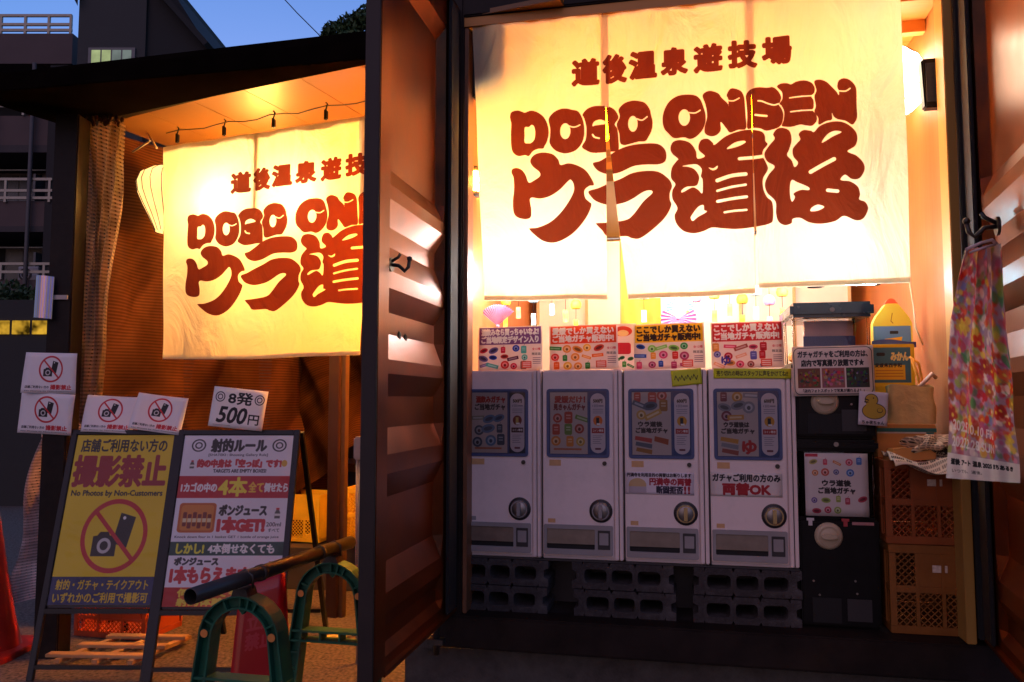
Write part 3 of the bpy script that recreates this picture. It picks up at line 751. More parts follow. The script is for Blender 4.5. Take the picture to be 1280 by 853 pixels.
# ------------------------------------------------------------------ shared materials
paint_dark = mat('dark_brown_paint', (.016, .011, .010), .5, .0, .3, 9, .08, 60, spec=.15, dirt=(.035, .022, .015), dirt_amt=.5)
door_paint = mat('door_paint', (.20, .045, .010), .32, .75, .25, 7, .02, 90, spec=.5, dirt=(.13, .04, .02), dirt_amt=.5, dirt_scale=3)
black_paint = mat('black_paint', (.012, .011, .013), .38, 0, .3, 15, .05)
black_plastic = mat('black_plastic', (.006, .006, .007), .38, 0, .2, 20, .03, spec=.2)
steel = mat('brushed_steel', (.28, .26, .24), .42, .9, .15, 40)
dark_steel = mat('dark_steel', (.08, .075, .07), .4, .8, .3, 30)
ply = mat('orange_plywood', (.42, .14, .035), .5, 0, .22, 5, .08, 40, stretch=(1, 1, .12))
ceil_wood = mat('ceiling_board_wood', (.58, .23, .04), .5, 0, .2, 6, .08, 60, stretch=(.15, 1, 1))
cream = mat('cream_wall', (.74, .66, .48), .7, 0, .06, 5)
trim = mat('pale_wood_trim', (.50, .27, .06), .45, 0, .12, 8, .05, stretch=(1, 1, .1))
concrete = mat('concrete', (.075, .062, .055), .9, 0, .25, 22, .5, 90, dirt=(.12, .11, .10), dirt_amt=.6, dirt_scale=5)
block_mat = mat('concrete_block', (.045, .038, .038), .95, 0, .28, 60, .6, 160, dirt=(.14, .13, .13), dirt_amt=.5, dirt_scale=9)
mach_white = mat('vending_white', (.82, .69, .66), .45, 0, .04, 4, .02, 200, dirt=(.45, .40, .36), dirt_amt=.25, dirt_scale=8)
mach_grey = mat('vending_grey', (.30, .28, .28), .5, 0, .08, 12)
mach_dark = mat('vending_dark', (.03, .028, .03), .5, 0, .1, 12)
rubber = mat('rubber', (.012, .012, .012), .8)
cord_mat = mat('cord', (.02, .018, .015), .7)

# ------------------------------------------------------------------ setting: ground, slab
g = MB(); g.grid(lambda s, t: (-60 + 120 * s, -20 + 100 * t, 0), 24, 20)
asphalt = mat('asphalt', (.15, .105, .08), .88, 0, .75, 55, .9, 200, dirt=(.16, .13, .10), dirt_amt=.5, dirt_scale=1.2)
struct(g.build('ground', asphalt))
g = MB(); g.grid(lambda s, t: (-1500 + 3000 * s, -1500 + 3000 * t, -.05), 8, 8); struct(g.build('far_ground', asphalt))
sl = MB(); 
def slab_pt(u, v, z): return MF.world(u, v, z)
vs = [MF.world(u, v, z) for z in (.0, .245) for v in (.14, 2.6) for u in (-.28, 4.2)]
sl.add(vs, [(0, 2, 3, 1), (4, 5, 7, 6), (0, 1, 5, 4), (2, 6, 7, 3), (0, 4, 6, 2), (1, 3, 7, 5)])
struct(sl.build('foundation_slab', concrete, bevel=.008))
# worn road marking inside the stall
rm = MB(); rm.grid(lambda s, t: (-1.12 + .62 * s + .1 * t, 4.15 + .42 * s + .16 * t, .004), 6, 2)
struct(rm.build('floor_marking', mat('worn_yellow_line', (.7, .55, .14), .8, 0, .3, 30, .3, dirt=(.2, .15, .08), dirt_amt=.6, dirt_scale=20)))

# ------------------------------------------------------------------ container
cont = thing('shipping_container', 'black steel shipping container standing open on a concrete slab as a shop', 'container', MF, (.9, 0, .245))
OFF = (.9, 0, .245)
def cpart(name, mb, m, parent=cont, **k): return mb.build(name, m, parent, **k)
def CM(): return MB(OFF)
for u0, u1 in ((-.11, 0), (1.87, 1.98)): cpart('corner_post', CM().box(u0, u1, .0, .12, .28, 3.1), paint_dark, bevel=.006)
cpart('header_beam', CM().box(0, 1.87, .0, .10, 2.83, 3.1), paint_dark, bevel=.006)
cpart('lintel_trim', CM().box(.0, 1.80, .012, .06, 2.79, 2.828), ceil_wood)
cpart('sill_beam', CM().box(-.11, 1.98, -.012, .12, .285, .408), paint_dark, bevel=.006)
cpart('floor', CM().box(-.05, 1.93, .12, 2.5, .36, .405), mat('container_floor', (.02, .016, .015), .7, 0, .3, 10))
cpart('side_wall', CM().box(-.055, -.012, .12, 2.5, .405, 3.0), ply)
cpart('side_wall', CM().box(1.84, 1.90, .12, 2.5, .405, 3.0), ply)
cpart('rear_wall', CM().box(-.012, 1.84, 2.46, 2.5, .405, 3.0), cream)
cpart('roof', CM().box(-.055, 1.90, .10, 2.5, 3.0, 3.06), paint_dark)
for k in range(12):
    v0 = .13 + k * .195; dz = .002 * (k % 3)
    cpart('ceiling_board', CM().box(-.01, 1.838, v0, v0 + .185, 2.775 + dz, 2.80), ceil_wood)
cpart('rubber_seal', CM().box(1.8405, 1.868, -.02, -.001, .43, 2.84), rubber, bevel=.003)
for k in range(5): cpart('ceiling_joist', CM().box(-.01, 1.838, .30 + k * .42, .34 + k * .42, 2.725, 2.774), ceil_wood)
cpart('jamb_trim', CM().box(1.806, 1.838, -.005, .09, .41, 2.79), trim, bevel=.003)
cpart('jamb_trim', CM().box(-.0005, .016, .02, .11, .41, 2.79), mat('brown_trim', (.22, .09, .04), .45, 0, .15, 8), bevel=.003)
cpart('wooden_post', CM().box(.56, .62, .95, 1.01, .405, 2.724), mat('post_wood', (.5, .26, .12), .5, 0, .2, 8, stretch=(1, 1, .1)), bevel=.003)
cpart('wooden_post', CM().box(.635, .66, .95, .99, .405, 2.724), cream, bevel=.002)
# corrugated doors: profile of pressed ribs from top to bottom (z, depth)
PROF = [(2.84, 0), (2.72, 0), (2.66, 1), (2.00, 1), (1.93, 0), (1.885, 0), (1.81, 1), (1.745, 1), (1.655, 0), (1.60, 0), (1.53, 1), (1.46, 1), (1.375, 0), (1.33, 0),
        (1.26, 1), (1.16, 1), (1.08, 0), (1.02, 0), (.94, 1), (.74, 1), (.66, 0), (.60, 0), (.55, .6), (.50, .6), (.47, 0), (.44, 0)]
def door_mesh(side, D=.032):
    """s runs from the hinge towards the street; face at local x=0, recess away from the opening (side=-1 left door, +1 right door)"""
    cols = [(.0, 0), (.135, 0), (.165, 1), (.735, 1), (.765, 0), (.775, 0)]
    mb = MB(); vs = []; n = len(cols)
    for z, d in PROF:
        for s_, k in cols: vs.append((side * (.022 + D * d * k), -s_, z))
    fs = [(j * n + i, j * n + i + 1, (j + 1) * n + i + 1, (j + 1) * n + i) for j in range(len(PROF) - 1) for i in range(n - 1)]
    mb.add(vs, fs); return mb
def door_at(name, side, u, rot):
    hinge = bpy.data.objects.new(name, None); COL.objects.link(hinge); hinge.parent = cont
    hinge.location = (u - OFF[0], 0, -OFF[2]); hinge.rotation_euler = (0, 0, rot)
    door_mesh(side).build('pressed_panel', door_paint, hinge)
    f = MB(); x0, x1 = (-.052, -.004) if side < 0 else (.004, .052)
    f.box(x0, x1, -.868, -.775, .43, 2.86); f.build('door_stile', door_paint, hinge, bevel=.005)
    f = MB(); f.box(x0, x1, -.775, -.005, 2.841, 2.86); f.box(x0, x1, -.775, -.005, .425, .439); f.split('door_rail', door_paint, hinge)
    f = MB(); f.box(x0, x1, -.876, -.8685, .435, 2.855); f.build('edge_seal', mat('edge_seal_brown', (.022, .011, .008), .6, 0, .25, 12), hinge, bevel=.002)
    f = MB(); f.box(side * .07 if side > 0 else -.085, .085 if side > 0 else -.07, -.79, -.005, .44, 2.84); f.build('outer_skin', paint_dark, hinge)
    f = MB(); f.box(*((-.014, .0) if side < 0 else (.0, .014)), -.13, -.02, .44, 2.84); f.build('rubber_gasket', rubber, hinge, bevel=.004)
    return hinge
dl = door_at('left_door', -1, -.012, 0.0)
dl.name = 'door'
dr = door_at('door', 1, 1.856, R(-6.4))
def hook(parent, x, s, z, sg, sc=1.0):
    h = MB(); h.disc((0, 0), .022 * sc, 0, .008); h.tube([(0, .004, 0), (0, .03 * sc, -.004), (0, .05 * sc, -.022 * sc), (0, .062 * sc, -.01 * sc), (0, .066 * sc, .012 * sc)], .006 * sc)
    h.ball((0, .066 * sc, .016 * sc), .009 * sc, 8, 6); h.tube([(0, .006, .01), (0.0, .028 * sc, .022 * sc), (0, .036 * sc, .034 * sc)], .005 * sc)
    o = h.build('hook', dark_steel, parent); o.location = (x, -s, z); o.rotation_euler = (0, 0, -sg * PI / 2); return o
hook(dl, -.02, .735, 1.672, 1)
for s_, z in ((.715, 1.192), (.70, 1.115), (.715, 1.015), (.70, .925)):
    b = MB(); b.lathe([(.0001, 0), (.011, 0), (.011, .008), (.006, .014), (.0001, .014)], (0, 0, 0), 8, 'x'); o = b.build('bolt', dark_steel, dl); o.location = (-.0535, -s_, z)
for s_, z in ((.55, 1.462), (.49, 1.458), (.745, 1.50)):
    b = MB(); b.lathe([(.0001, 0), (.018, 0), (.012, .003), (.0001, .003)], (0, 0, 0), 7, 'x', squash=1.0); o = b.build('drain_hole_cover', rubber, dl); o.location = (-.0535 if s_ < .7 else -.03, -s_, z)
hk = hook(dr, .02, .36, 1.79, -1, 1.35)

# ------------------------------------------------------------------ curtains (noren)
cv_noren = noren_print()
def lerp(a, b, t): return a + (b - a) * t
V0 = .02
A_ = lambda px, py: MF.at(px, py, V0)
ZT = 2.81
slit1, slit2 = A_(757, 128), A_(939, 112)
edges = {  # (u at top, z slit, u slit, u bottom, z bottom)
 0: (A_(590, 25), A_(605, 376)), 1: (slit1, A_(759, 375)), 2: (slit1, A_(785, 374)), 3: (slit2, A_(944, 368)), 4: (slit2, A_(948, 362)), 5: ((MF.at(1127, 60, V0)[0], 2.81), A_(1140, 353))}
def eu(k, z):
    (u0, z0), (u1, z1) = edges[k]
    if z >= z0: return u0
    t = (z0 - z) / (z0 - z1)
    return lerp(u0, u1, t ** (1.0 if k in (0, 5) else 1.15))
def make_noren(fr, du, dz, label, name, tint, seed, clips=None, strength=.55, closed=False, su=1.0):
    SU = lambda u: edges[0][0][0] + (u - edges[0][0][0]) * su
    r = random.Random(seed); ph = [r.uniform(0, 6) for _ in range(6)]
    t = thing(name, label, 'curtain', fr, (.8 + du, V0, ZT + dz))
    off = (.8 + du, V0, ZT + dz)
    m = imgmat(name + '_print', cv_noren, .85, strength, 500, tint, grain=.16)
    W, H = NX1 - NX0, NZ1 - NZ0
    for p in range(3):
        L, Rr = 2 * p, 2 * p + 1
        zl, zr = edges[L][1][1], edges[Rr][1][1]
        zl = zl if p else edges[0][1][1]
        nx, nz = 40, 60
        mb = MB(off)
        uvs = []
        def fn(s, tt):
            zb = lerp(zl, zr, s); z = lerp(zb, ZT, tt); u = lerp(eu(1 if closed and L == 2 else L, z), eu(Rr, z), s)
            h = 1 - tt
            v = V0 + .004 * math.sin(u * 21 + ph[0]) + h * (.014 * math.sin(u * 8 + ph[1] + 2.5 * z) + .009 * math.sin(u * 17 + ph[2] - z * 3)) + .006 * h * math.sin(z * 9 + u * 4 + ph[3])
            v += .003 * math.sin(u * 60 + ph[4]) * max(0, tt - .8) * 4
            uvs.append(((u - NX0) / W, (z - NZ0) / H))
            return (SU(u) + du, v, z + dz)
        mb.grid(fn, nx, nz)
        mb.uv = dict(enumerate(uvs))
        mb.build('curtain_panel', m, t)
        hem = MB(off)   # folded hem at the foot: a doubled strip just behind
        def fh(s, tt):
            zb = lerp(zl, zr, s); z = zb + .004 + .018 * tt; u = lerp(eu(1 if closed and L == 2 else L, z), eu(Rr, z), s); h = 1 - (z - zb) / (ZT - zb)
            v = V0 + .004 * math.sin(u * 21 + ph[0]) + h * (.014 * math.sin(u * 8 + ph[1] + 2.5 * z) + .009 * math.sin(u * 17 + ph[2] - z * 3)) + .006 * h * math.sin(z * 9 + u * 4 + ph[3])
            return (SU(u) + du, v + .003, z + dz)
        hem.grid(fh, 30, 1); hem.build('hem', cloth_plain, t)
    for sl_ in (slit1, slit2):
        s_ = MB(off); s_.grid(lambda a, b: (SU(sl_[0]) - .018 + .030 * a + du, V0 + .006, lerp(sl_[1] - .02, ZT, b) + dz), 3, 10); s_.build('seam_strip', cloth_plain, t)
    e = MB(off); e.grid(lambda a, b: (SU(lerp(eu(0, ZT), eu(5, ZT), a)) + du, V0 + .007, ZT - .035 * (1 - b) + dz), 30, 1); e.build('top_hem', cloth_plain, t)
    if clips is None:
        rod = MB(off); rod.tube([(.0 + du, V0 + .012, ZT - .01 + dz), (1.66 + du, V0 + .012, ZT - .01 + dz)], .008); rod.build('curtain_rod', dark_steel, t)
    else:
        w = MB(off); pts = []
        for k in range(25):
            u = -.05 + k * 1.8 / 24; pts.append((u * su, V0 + .004 * math.sin(k * 2.1), ZT + dz + .075 + .008 * math.sin(k * 1.7)))
        w.tube(pts, .003, 5); w.build('wire', cord_mat, t)
        for u in clips:
            c = MB(off); c.box(u - .006, u + .001, V0 - .006, V0 + .010, ZT + dz + .012, ZT + dz + .062); c.box(u + .003, u + .009, V0 - .006, V0 + .008, ZT + dz + .015, ZT + dz + .055)
            c.tube([(u, V0, ZT + dz + .06), (u + .01, V0, ZT + dz + .09), (u, V0, ZT + dz + .1)], .004, 5); c.build('peg', black_plastic, t)
    return t
def cloth_material():
    m = bpy.data.materials.new('plain_cloth'); m.use_nodes = True
    n, l = m.node_tree.nodes, m.node_tree.links; b = n['Principled BSDF']; b.inputs['Base Color'].default_value = (.80, .72, .58, 1); b.inputs['Roughness'].default_value = .9
    tr = n.new('ShaderNodeBsdfTranslucent'); tr.inputs[0].default_value = (.80, .72, .58, 1); mx = n.new('ShaderNodeMixShader'); mx.inputs[0].default_value = .6
    l.new(b.outputs[0], mx.inputs[1]); l.new(tr.outputs[0], mx.inputs[2]); l.new(mx.outputs[0], n['Material Output'].inputs['Surface']); return m
cloth_plain = cloth_material()
make_noren(MF, 0, 0, 'large cream shop curtain with dark red lettering hung above the four vending machines', 'shop_curtain', (1, .99, .97), 3)
uL_, zL_ = LF.at(204, 184, V0)
make_noren(LF, uL_ - .036, zL_ - 2.81, 'cream shop curtain with dark red lettering pegged to a wire in the left stall', 'shop_curtain', (1, .99, .97), 8, clips=[.02, .34, .66, .98, 1.3], closed=True, su=1.16)

# ------------------------------------------------------------------ lanterns (lit)
rib_mat = mat('lantern_rib', (.05, .03, .02), .6); tassel_mat = mat('tassel_red', (.6, .04, .02), .6)
def lantern(fr, p, r, prof, col, strength, label, group=None, ribs=14, tassel=False, horiz=False, name='paper_lantern', cordz=2.72):
    t = thing(name, label, 'lantern', fr, p, 0, group)
    P = [(max(.0005, a * r), h * r) for a, h in prof]
    s_ = MB(); s_.lathe(P, (0, 0, 0), 20); s_.build('shade', glow_mat('lantern_glow_%g_%g_%g' % (col[1], col[2], strength), col, strength, .25), t)
    rb = MB()
    if horiz:
        for a, h in P[1:-1:1]: rb.tube([((a + .0015) * math.cos(2 * PI * k / 20), (a + .0015) * math.sin(2 * PI * k / 20), h) for k in range(21)], .0011, 4, False)
    else:
        for k in range(ribs):
            an = 2 * PI * k / ribs; rb.tube([((a + .001) * math.cos(an), (a + .001) * math.sin(an), h) for a, h in P], .0022, 4, False)
    rb.build('rib', rib_mat, t)
    c = MB(); top = P[0][1]; bot = P[-1][1]; a0 = max(P[1][0] * .5, .02); c.lathe([(.001, top + .02), (a0, top + .02), (a0, top - .004), (.001, top - .004)], (0, 0, 0), 14); c.lathe([(.001, bot + .004), (.03, bot + .004), (.03, bot - .015), (.001, bot - .015)], (0, 0, 0), 12)
    c.split('cap', rib_mat, t)
    d = MB(); d.tube([(0, 0, top), (0, 0, cordz - p[2])], .003, 5); d.build('cord', cord_mat, t)
    if tassel:
        q = MB(); q.tube([(0, 0, bot), (0, 0, bot - .05)], .004, 5)
        for k in range(12):
            an = k * PI / 6; q.tube([(0, 0, bot - .05), (.008 * math.cos(an), .008 * math.sin(an), bot - .08), (.012 * math.cos(an), .012 * math.sin(an), bot - .2)], .0025, 4)
        q.build('tassel', tassel_mat, t)
    return t
ROUND = [(.25, .97), (.55, .84), (.8, .6), (.95, .3), (1, 0), (.95, -.3), (.8, -.6), (.55, -.84), (.25, -.97)]
ONION = [(.3, .62), (.62, .58), (.9, .40), (1, .12), (.95, -.2), (.8, -.55), (.62, -.9), (.48, -1.2), (.40, -1.4)]
WARM = (1.0, .34, .004); WARM2 = (1.0, .56, .13); SOFT = (1.0, .80, .55)
u, z = MF.at(1111, 105, .40)
lantern(MF, (u, .40, z), .15, ROUND, SOFT, 16, 'round white paper lantern glowing in the right upper corner beside the black speaker', horiz=False, ribs=20)
GL = 'unseen lanterns added behind the big curtain'  # out of sight, added to light the curtain cloth from behind
lantern(MF, (.46, .50, 2.52), .12, ROUND, WARM, 56, 'added unseen amber lantern behind the upper left of the big curtain', GL)
lantern(MF, (1.20, .52, 2.54), .12, ROUND, WARM, 56, 'added unseen amber lantern behind the upper right of the big curtain', GL)
for k_, (u_, lab_) in enumerate(((.14, 'added unseen white lantern behind the lower left panel of the big curtain'), (.40, 'added unseen white lantern just left of the first slit of the big curtain'),
                 (.90, 'added unseen white lantern behind the lower middle panel of the big curtain'), (1.40, 'added unseen white lantern behind the lower right panel of the big curtain'))):
    lantern(MF, (u_, .36, 1.80 + .02 * (k_ % 2)), .10, ROUND, (1.0, .95, .95) if k_ < 3 else (1.0, .88, .95), (42, 40, 48, 40)[k_], lab_, GL)
u, z = MF.at(593, 228, .24)
lantern(MF, (u, .24, z), .05, ROUND, (1.0, .5, .06), 420, 'tiny amber lantern burning in the gap between the steel door and the big curtain')
lantern(MF, (.9, 1.25, 1.98), .12, ROUND, SOFT, 40, 'added unseen white lantern in the middle of the room over the paper screen', GL)
u, z = LF.at(213, 236, .24)
lantern(LF, (u, .24, z), .182, ONION, (1.0, .56, .17), 2.4, 'onion shaped silk lantern with a red tassel at the left end of the stall curtain', tassel=True, ribs=18)
GL2 = 'unseen lanterns added inside the left stall'  # out of sight, added to brighten the stall cloth, nets and ground
lantern(LF, (.30, .24, 2.30), .085, ROUND, (1.0, .80, .50), 84, 'added unseen round lantern right behind the upper left of the stall curtain', GL2)
lantern(LF, (.78, .26, 2.26), .085, ROUND, (1.0, .80, .50), 84, 'added unseen round lantern right behind the middle of the stall curtain', GL2)
lantern(LF, (.50, .26, 1.88), .07, ROUND, WARM2, 40, 'added unseen round lantern low behind the stall curtain', GL2)
lantern(LF, (.10, .60, 2.44), .10, ROUND, (1.0, .45, .08), 170, 'added unseen amber lantern under the ceiling at the left of the stall', GL2)
lantern(LF, (1.45, .60, 2.05), .12, ROUND, (1.0, .36, .03), 480, 'large unseen amber lantern added at the right of the stall hidden by the steel door', GL2)

# cool LED tube above the double capsule machine
u, z = MF.at(1062, 353, .42)
t = thing('led_tube', 'cool white LED tube light glowing above the black capsule machine', 'lamp', MF, (u, .42, z))
MB().tube([(-.10, 0, 0), (.10, 0, 0)], .013, 10).build('tube', glow_mat('led_glow', (.25, .72, 1.0), 120), t)
b = MB(); b.box(-.115, -.1, -.016, .016, -.016, .016); b.box(.1, .115, -.016, .016, -.016, .016); b.box(-.115, .115, .012, .03, .014, .022); b.build('holder', black_plastic, t)
# ------------------------------------------------------------------ sheets of paper and card
def sheet(name, label, cat, cv, w, h, fr, p, rz=0, tilt=0.0, lean=0.0, curl=.004, group=None, parent=None, translucent=0.0, rough=.6, seed=0, coat=0, thick=.0008, tint=(1, 1, 1)):
    """a printed sheet w x h, lower middle at p, leaning back by lean, turned in its own plane by tilt"""
    m = imgmat(name + '_print', cv, rough, translucent, coat=coat, tint=tint)
    mb = MB(); r = random.Random(seed); a = r.uniform(0, 6)
    mb.grid(lambda s, t: ((s - .5) * w, curl * math.sin(3.1 * s + a + 1.5 * t) + curl * .7 * t * t, t * h), 8, 8)
    n = len(mb.v); f = list(mb.f)
    o = mb.build(name, m, parent)
    so = o.modifiers.new('thickness', 'SOLIDIFY'); so.thickness = thick; so.offset = 0
    if parent is None: tag(o, label, cat, fr, p, rz, group)
    else: o.location = p
    if lean or tilt:
        base = o.rotation_euler.to_matrix(); o.rotation_euler = (base @ Matrix.Rotation(-lean, 3, 'X') @ Matrix.Rotation(tilt, 3, 'Y')).to_euler()
    return o
def flat(mb, u0, u1, z0, z1, v): return mb.grid(lambda s, t: (u0 + (u1 - u0) * s, v, z0 + (z1 - z0) * t), 1, 1)

# ------------------------------------------------------------------ cinder blocks under the machines
def rr(x0, x1, z0, z1, r, n=4):
    p = []
    for cx, cz, a0 in ((x1 - r, z0 + r, -90), (x1 - r, z1 - r, 0), (x0 + r, z1 - r, 90), (x0 + r, z0 + r, 180)):
        p += [(cx + r * math.cos(R(a0 + 90 * k / (n - 1))), cz + r * math.sin(R(a0 + 90 * k / (n - 1)))) for k in range(n)]
    return p
BW, BH, BD = .392, .100, .185
def block_mesh():
    mb = MB()
    cells = [(-.196, -.186, True), (-.145, -.056, False), (-.044, .045, False), (.056, .145, False), (.186, .196, True)]
    xs = [-.196, -.157, -.050, .050, .157, .196]
    for i in range(5):
        a, b_ = xs[i], xs[i + 1]
        if i in (0, 4):     # end cell: half hole open at the side
            s_ = -1 if i == 0 else 1; xo = s_ * .196; xi = s_ * .157
            mb.prism([(xi, 0), (xo, 0), (xo, .028), (s_ * .178, .036), (s_ * .178, .064), (xo, .072), (xo, BH), (xi, BH)], 0, BD)
        else:
            n = 4; inner = rr(a + .010, b_ - .010, .024, .076, .016, n)
            outer = []
            for cx, cz in ((b_, 0), (b_, BH), (a, BH), (a, 0)):
                outer += [(cx, cz)] * n
            # spread outer points along the corners so faces stay clean
            outer = []
            for (x, z_) in inner:
                dx = (x - (a + b_) / 2) / ((b_ - a) / 2 - .010); dz = (z_ - BH / 2) / .026
                k = max(abs(dx), abs(dz)); outer.append(((a + b_) / 2 + dx / k * (b_ - a) / 2, BH / 2 + dz / k * BH / 2))
            mb.ring(outer, inner, 0, BD)
    return mb
bw = block_mesh().build('cinder_block', block_mat)
pos = [(.135, .407), (.135, .511), (.625, .407), (.625, .511), (1.085, .407), (1.085, .511)]
bl = ['grey hollow concrete block, lower of the stack under the leftmost vending machine', 'grey hollow concrete block, upper of the stack under the leftmost vending machine',
      'grey hollow concrete block, lower of the middle stack under the second and third machines', 'grey hollow concrete block, upper of the middle stack under the second and third machines',
      'grey hollow concrete block, lower of the right stack beside the black capsule machine', 'grey hollow concrete block, upper of the right stack beside the black capsule machine']
for k, (u, z) in enumerate(pos):
    o = bw if k == 0 else bw.copy()
    if k: COL.objects.link(o)
    tag(o, bl[k], 'concrete block', MF, (u + .004 * ((k * 7) % 3 - 1), .09 + .003 * (k % 2), z), R(.5 * ((k * 5) % 3 - 1)), 'concrete blocks carrying the machines')
kb = MB(); kb.box(-.64, .66, 0, .02, 0, .20)  # unseen board added to stop room light leaking between the blocks
tag(kb.build('light_block_board', mach_dark), 'added black board blocking light behind the concrete blocks under the machines', 'board', MF, (.62, .30, .407))
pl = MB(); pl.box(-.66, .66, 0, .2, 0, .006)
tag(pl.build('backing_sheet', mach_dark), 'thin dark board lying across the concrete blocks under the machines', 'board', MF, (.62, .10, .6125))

# ------------------------------------------------------------------ the four white vending machines
tan_sticker = mat('tan_sticker', (.62, .36, .16), .6, 0, .1, 30)
blue_frame = mat('window_frame_blue', (.05, .08, .2), .35, 0, .15, 12)
clear = clear_mat('window_acrylic', (.93, .93, .95), .04, .05)
labels = ['white capsule vending machine at the left end next to the open steel door', 'white capsule vending machine second from the left, plain front without a paper notice',
          'white capsule vending machine with a yellow note and the two line refusal notice', 'white capsule vending machine with a money change notice beside the black double capsule machine']
Z0m, Z1m = .62, 1.368
MACH_U = [-.020, .306, .632, .957]
for i in range(4):
    u0 = MACH_U[i]; W = .3225
    t = thing('capsule_vending_machine', labels[i], 'vending machine', MF, (u0, .10, Z0m), 0, 'white capsule vending machines')
    H = Z1m - Z0m
    b = MB(); b.box(0, W, .012, .34, 0, H); b.build('cabinet', mach_white, t, bevel=.004)
    b = MB(); b.box(.004, W - .038, 0, .0115, .012, H - .004); b.build('front_panel', mach_white, t, bevel=.003)
    b = MB(); b.box(W - .033, W - .019, -.002, .0115, .004, H - .002); b.box(W - .015, W - .002, -.004, .0115, .004, H - .002); b.split('side_rail', mach_white, t, bevel=.003)
    b = MB(); b.box(W - .0185, W - .0155, .002, .0115, .004, H - .004); b.box(.0, .003, .002, .0115, .004, H - .004); b.split('gap', mach_dark, t)
    # display window: frame, sunk print, label, cover
    wx0, wx1, wz0, wz1 = .020, W - .052, .400, .672
    fr_ = MB(); fr_.ring(rr(wx0, wx1, wz0, wz1, .012), rr(wx0 + .011, wx1 - .011, wz0 + .010, wz1 - .010, .008), -.006, -.0004); fo = fr_.build('window_frame', blue_frame, t, bevel=.0012)
    bk = MB(); flat(bk, wx0 + .005, wx1 - .005, wz0 + .005, wz1 - .005, -.0012); bk.build('window_back', blue_frame, t)
    pr = MB(); sx = wx0 + .014; pw = (wx1 - wx0) * .60
    flat(pr, sx, sx + pw, wz0 + .014, wz1 - .014, -.0020); pr.build('display_card', imgmat('display_%d' % i, display_print(i), .5), t)
    pp = MB(); flat(pp, sx + pw + .008, wx1 - .012, wz0 + .014, wz1 - .014, -.0020); pp.build('price_label', imgmat('price_%d' % i, pill_print(i), .5), t)
    cc = MB(); flat(cc, wx0 + .011, wx1 - .011, wz0 + .010, wz1 - .010, -.0034); cc.build('window_pane', clear, t)
    # small bits
    s_ = MB(); sw = .036 if i != 0 else .045; s_.box(.030, .030 + sw * 1.3, -.0008, -.0001, .366, .366 + .024); s_.build('sticker', tan_sticker, t)
    s_ = MB(); s_.box(.024, .054, -.0008, -.0001, .142, .158); s_.build('sticker', tan_sticker if i else mach_grey, t)
    s_ = MB(); s_.disc((W - .072, .378), .0085, -.006, 0, 14); s_.build('lock', dark_steel, t)
    kx, kz = W - .088, .192
    k_ = MB(); k_.lathe([(.0001, -.004), (.044, -.004), (.046, 0)], (kx, 0, kz), 28, 'y'); k_.build('dial_ring', mach_dark, t)
    k_ = MB(); k_.lathe([(.0001, -.016), (.030, -.016), (.036, -.010), (.037, -.0045), (.0001, -.0045)], (kx, 0, kz), 28, 'y'); kn = k_.build('dial', steel, t)
    k_ = MB(); k_.ring(_ell(kx, kz, .0335, .0335, 28), _ell(kx, kz, .029, .029, 28), -.0175, -.0162); k_.box(kx - .007, kx + .007, -.03, -.0162, kz - .025, kz + .025); k_.build('grip', mach_grey if i < 2 else mat('brass', (.5, .38, .18), .35, .85), kn, bevel=.002)
    # outlet: frame, flap, slot, coin return
    f = MB(); f.ring(rr(.008, W - .042, .020, .136, .004, 2), rr(.020, W - .112, .042, .120, .003, 2), -.008, -.0004); f.build('outlet_frame', mach_grey, t)
    f = MB(); f.add([(.020, -.001, .120), (W - .112, -.001, .120), (W - .112, .026 - .034, .062), (.020, .026 - .034, .062)], [(0, 1, 2, 3)]); fp = f.build('outlet_flap', mat('smoked_flap', (.16, .12, .09), .3, 0, .2, 20), t)
    f = MB(); f.box(.020, W - .112, -.0012, -.0003, .042, .062); f.build('outlet_slot', rubber, t)
    f = MB(); f.box(W - .100, W - .052, -.0105, -.0082, .044, .118); f.build('coin_return', mach_dark, t, bevel=.001)
    f = MB(); f.box(W - .094, W - .058, -.0135, -.0106, .062, .108); f.build('coin_cup', mach_grey, t, bevel=.001)
    if i == 0:
        pass
    if i == 2:
        sheet('refusal_notice', '', '', notice_a(), .262, .086, MF, (.136, -.0015, .262), parent=t, curl=.0, thick=.0005)
    if i == 3:
        sheet('change_notice', '', '', notice_b(), .262, .090, MF, (.136, -.0015, .262), parent=t, curl=.0, thick=.0005)
# notes stuck on
sheet('yellow_note', 'small ragged yellow handwritten note stuck at the upper right of the third machine', 'note', note_yellow('', 40, 24), .115, .062, MF, (.88, .096, 1.305), tilt=R(-5), curl=.002, seed=2)
sheet('yellow_note', 'long yellow handwritten strip stuck along the top of the rightmost white machine', 'note', note_yellow('売り切れの時はスタッフに声をかけてね!!', 100, 14), .285, .038, MF, (1.122, .096, 1.330), tilt=R(.6), curl=.001, seed=3)
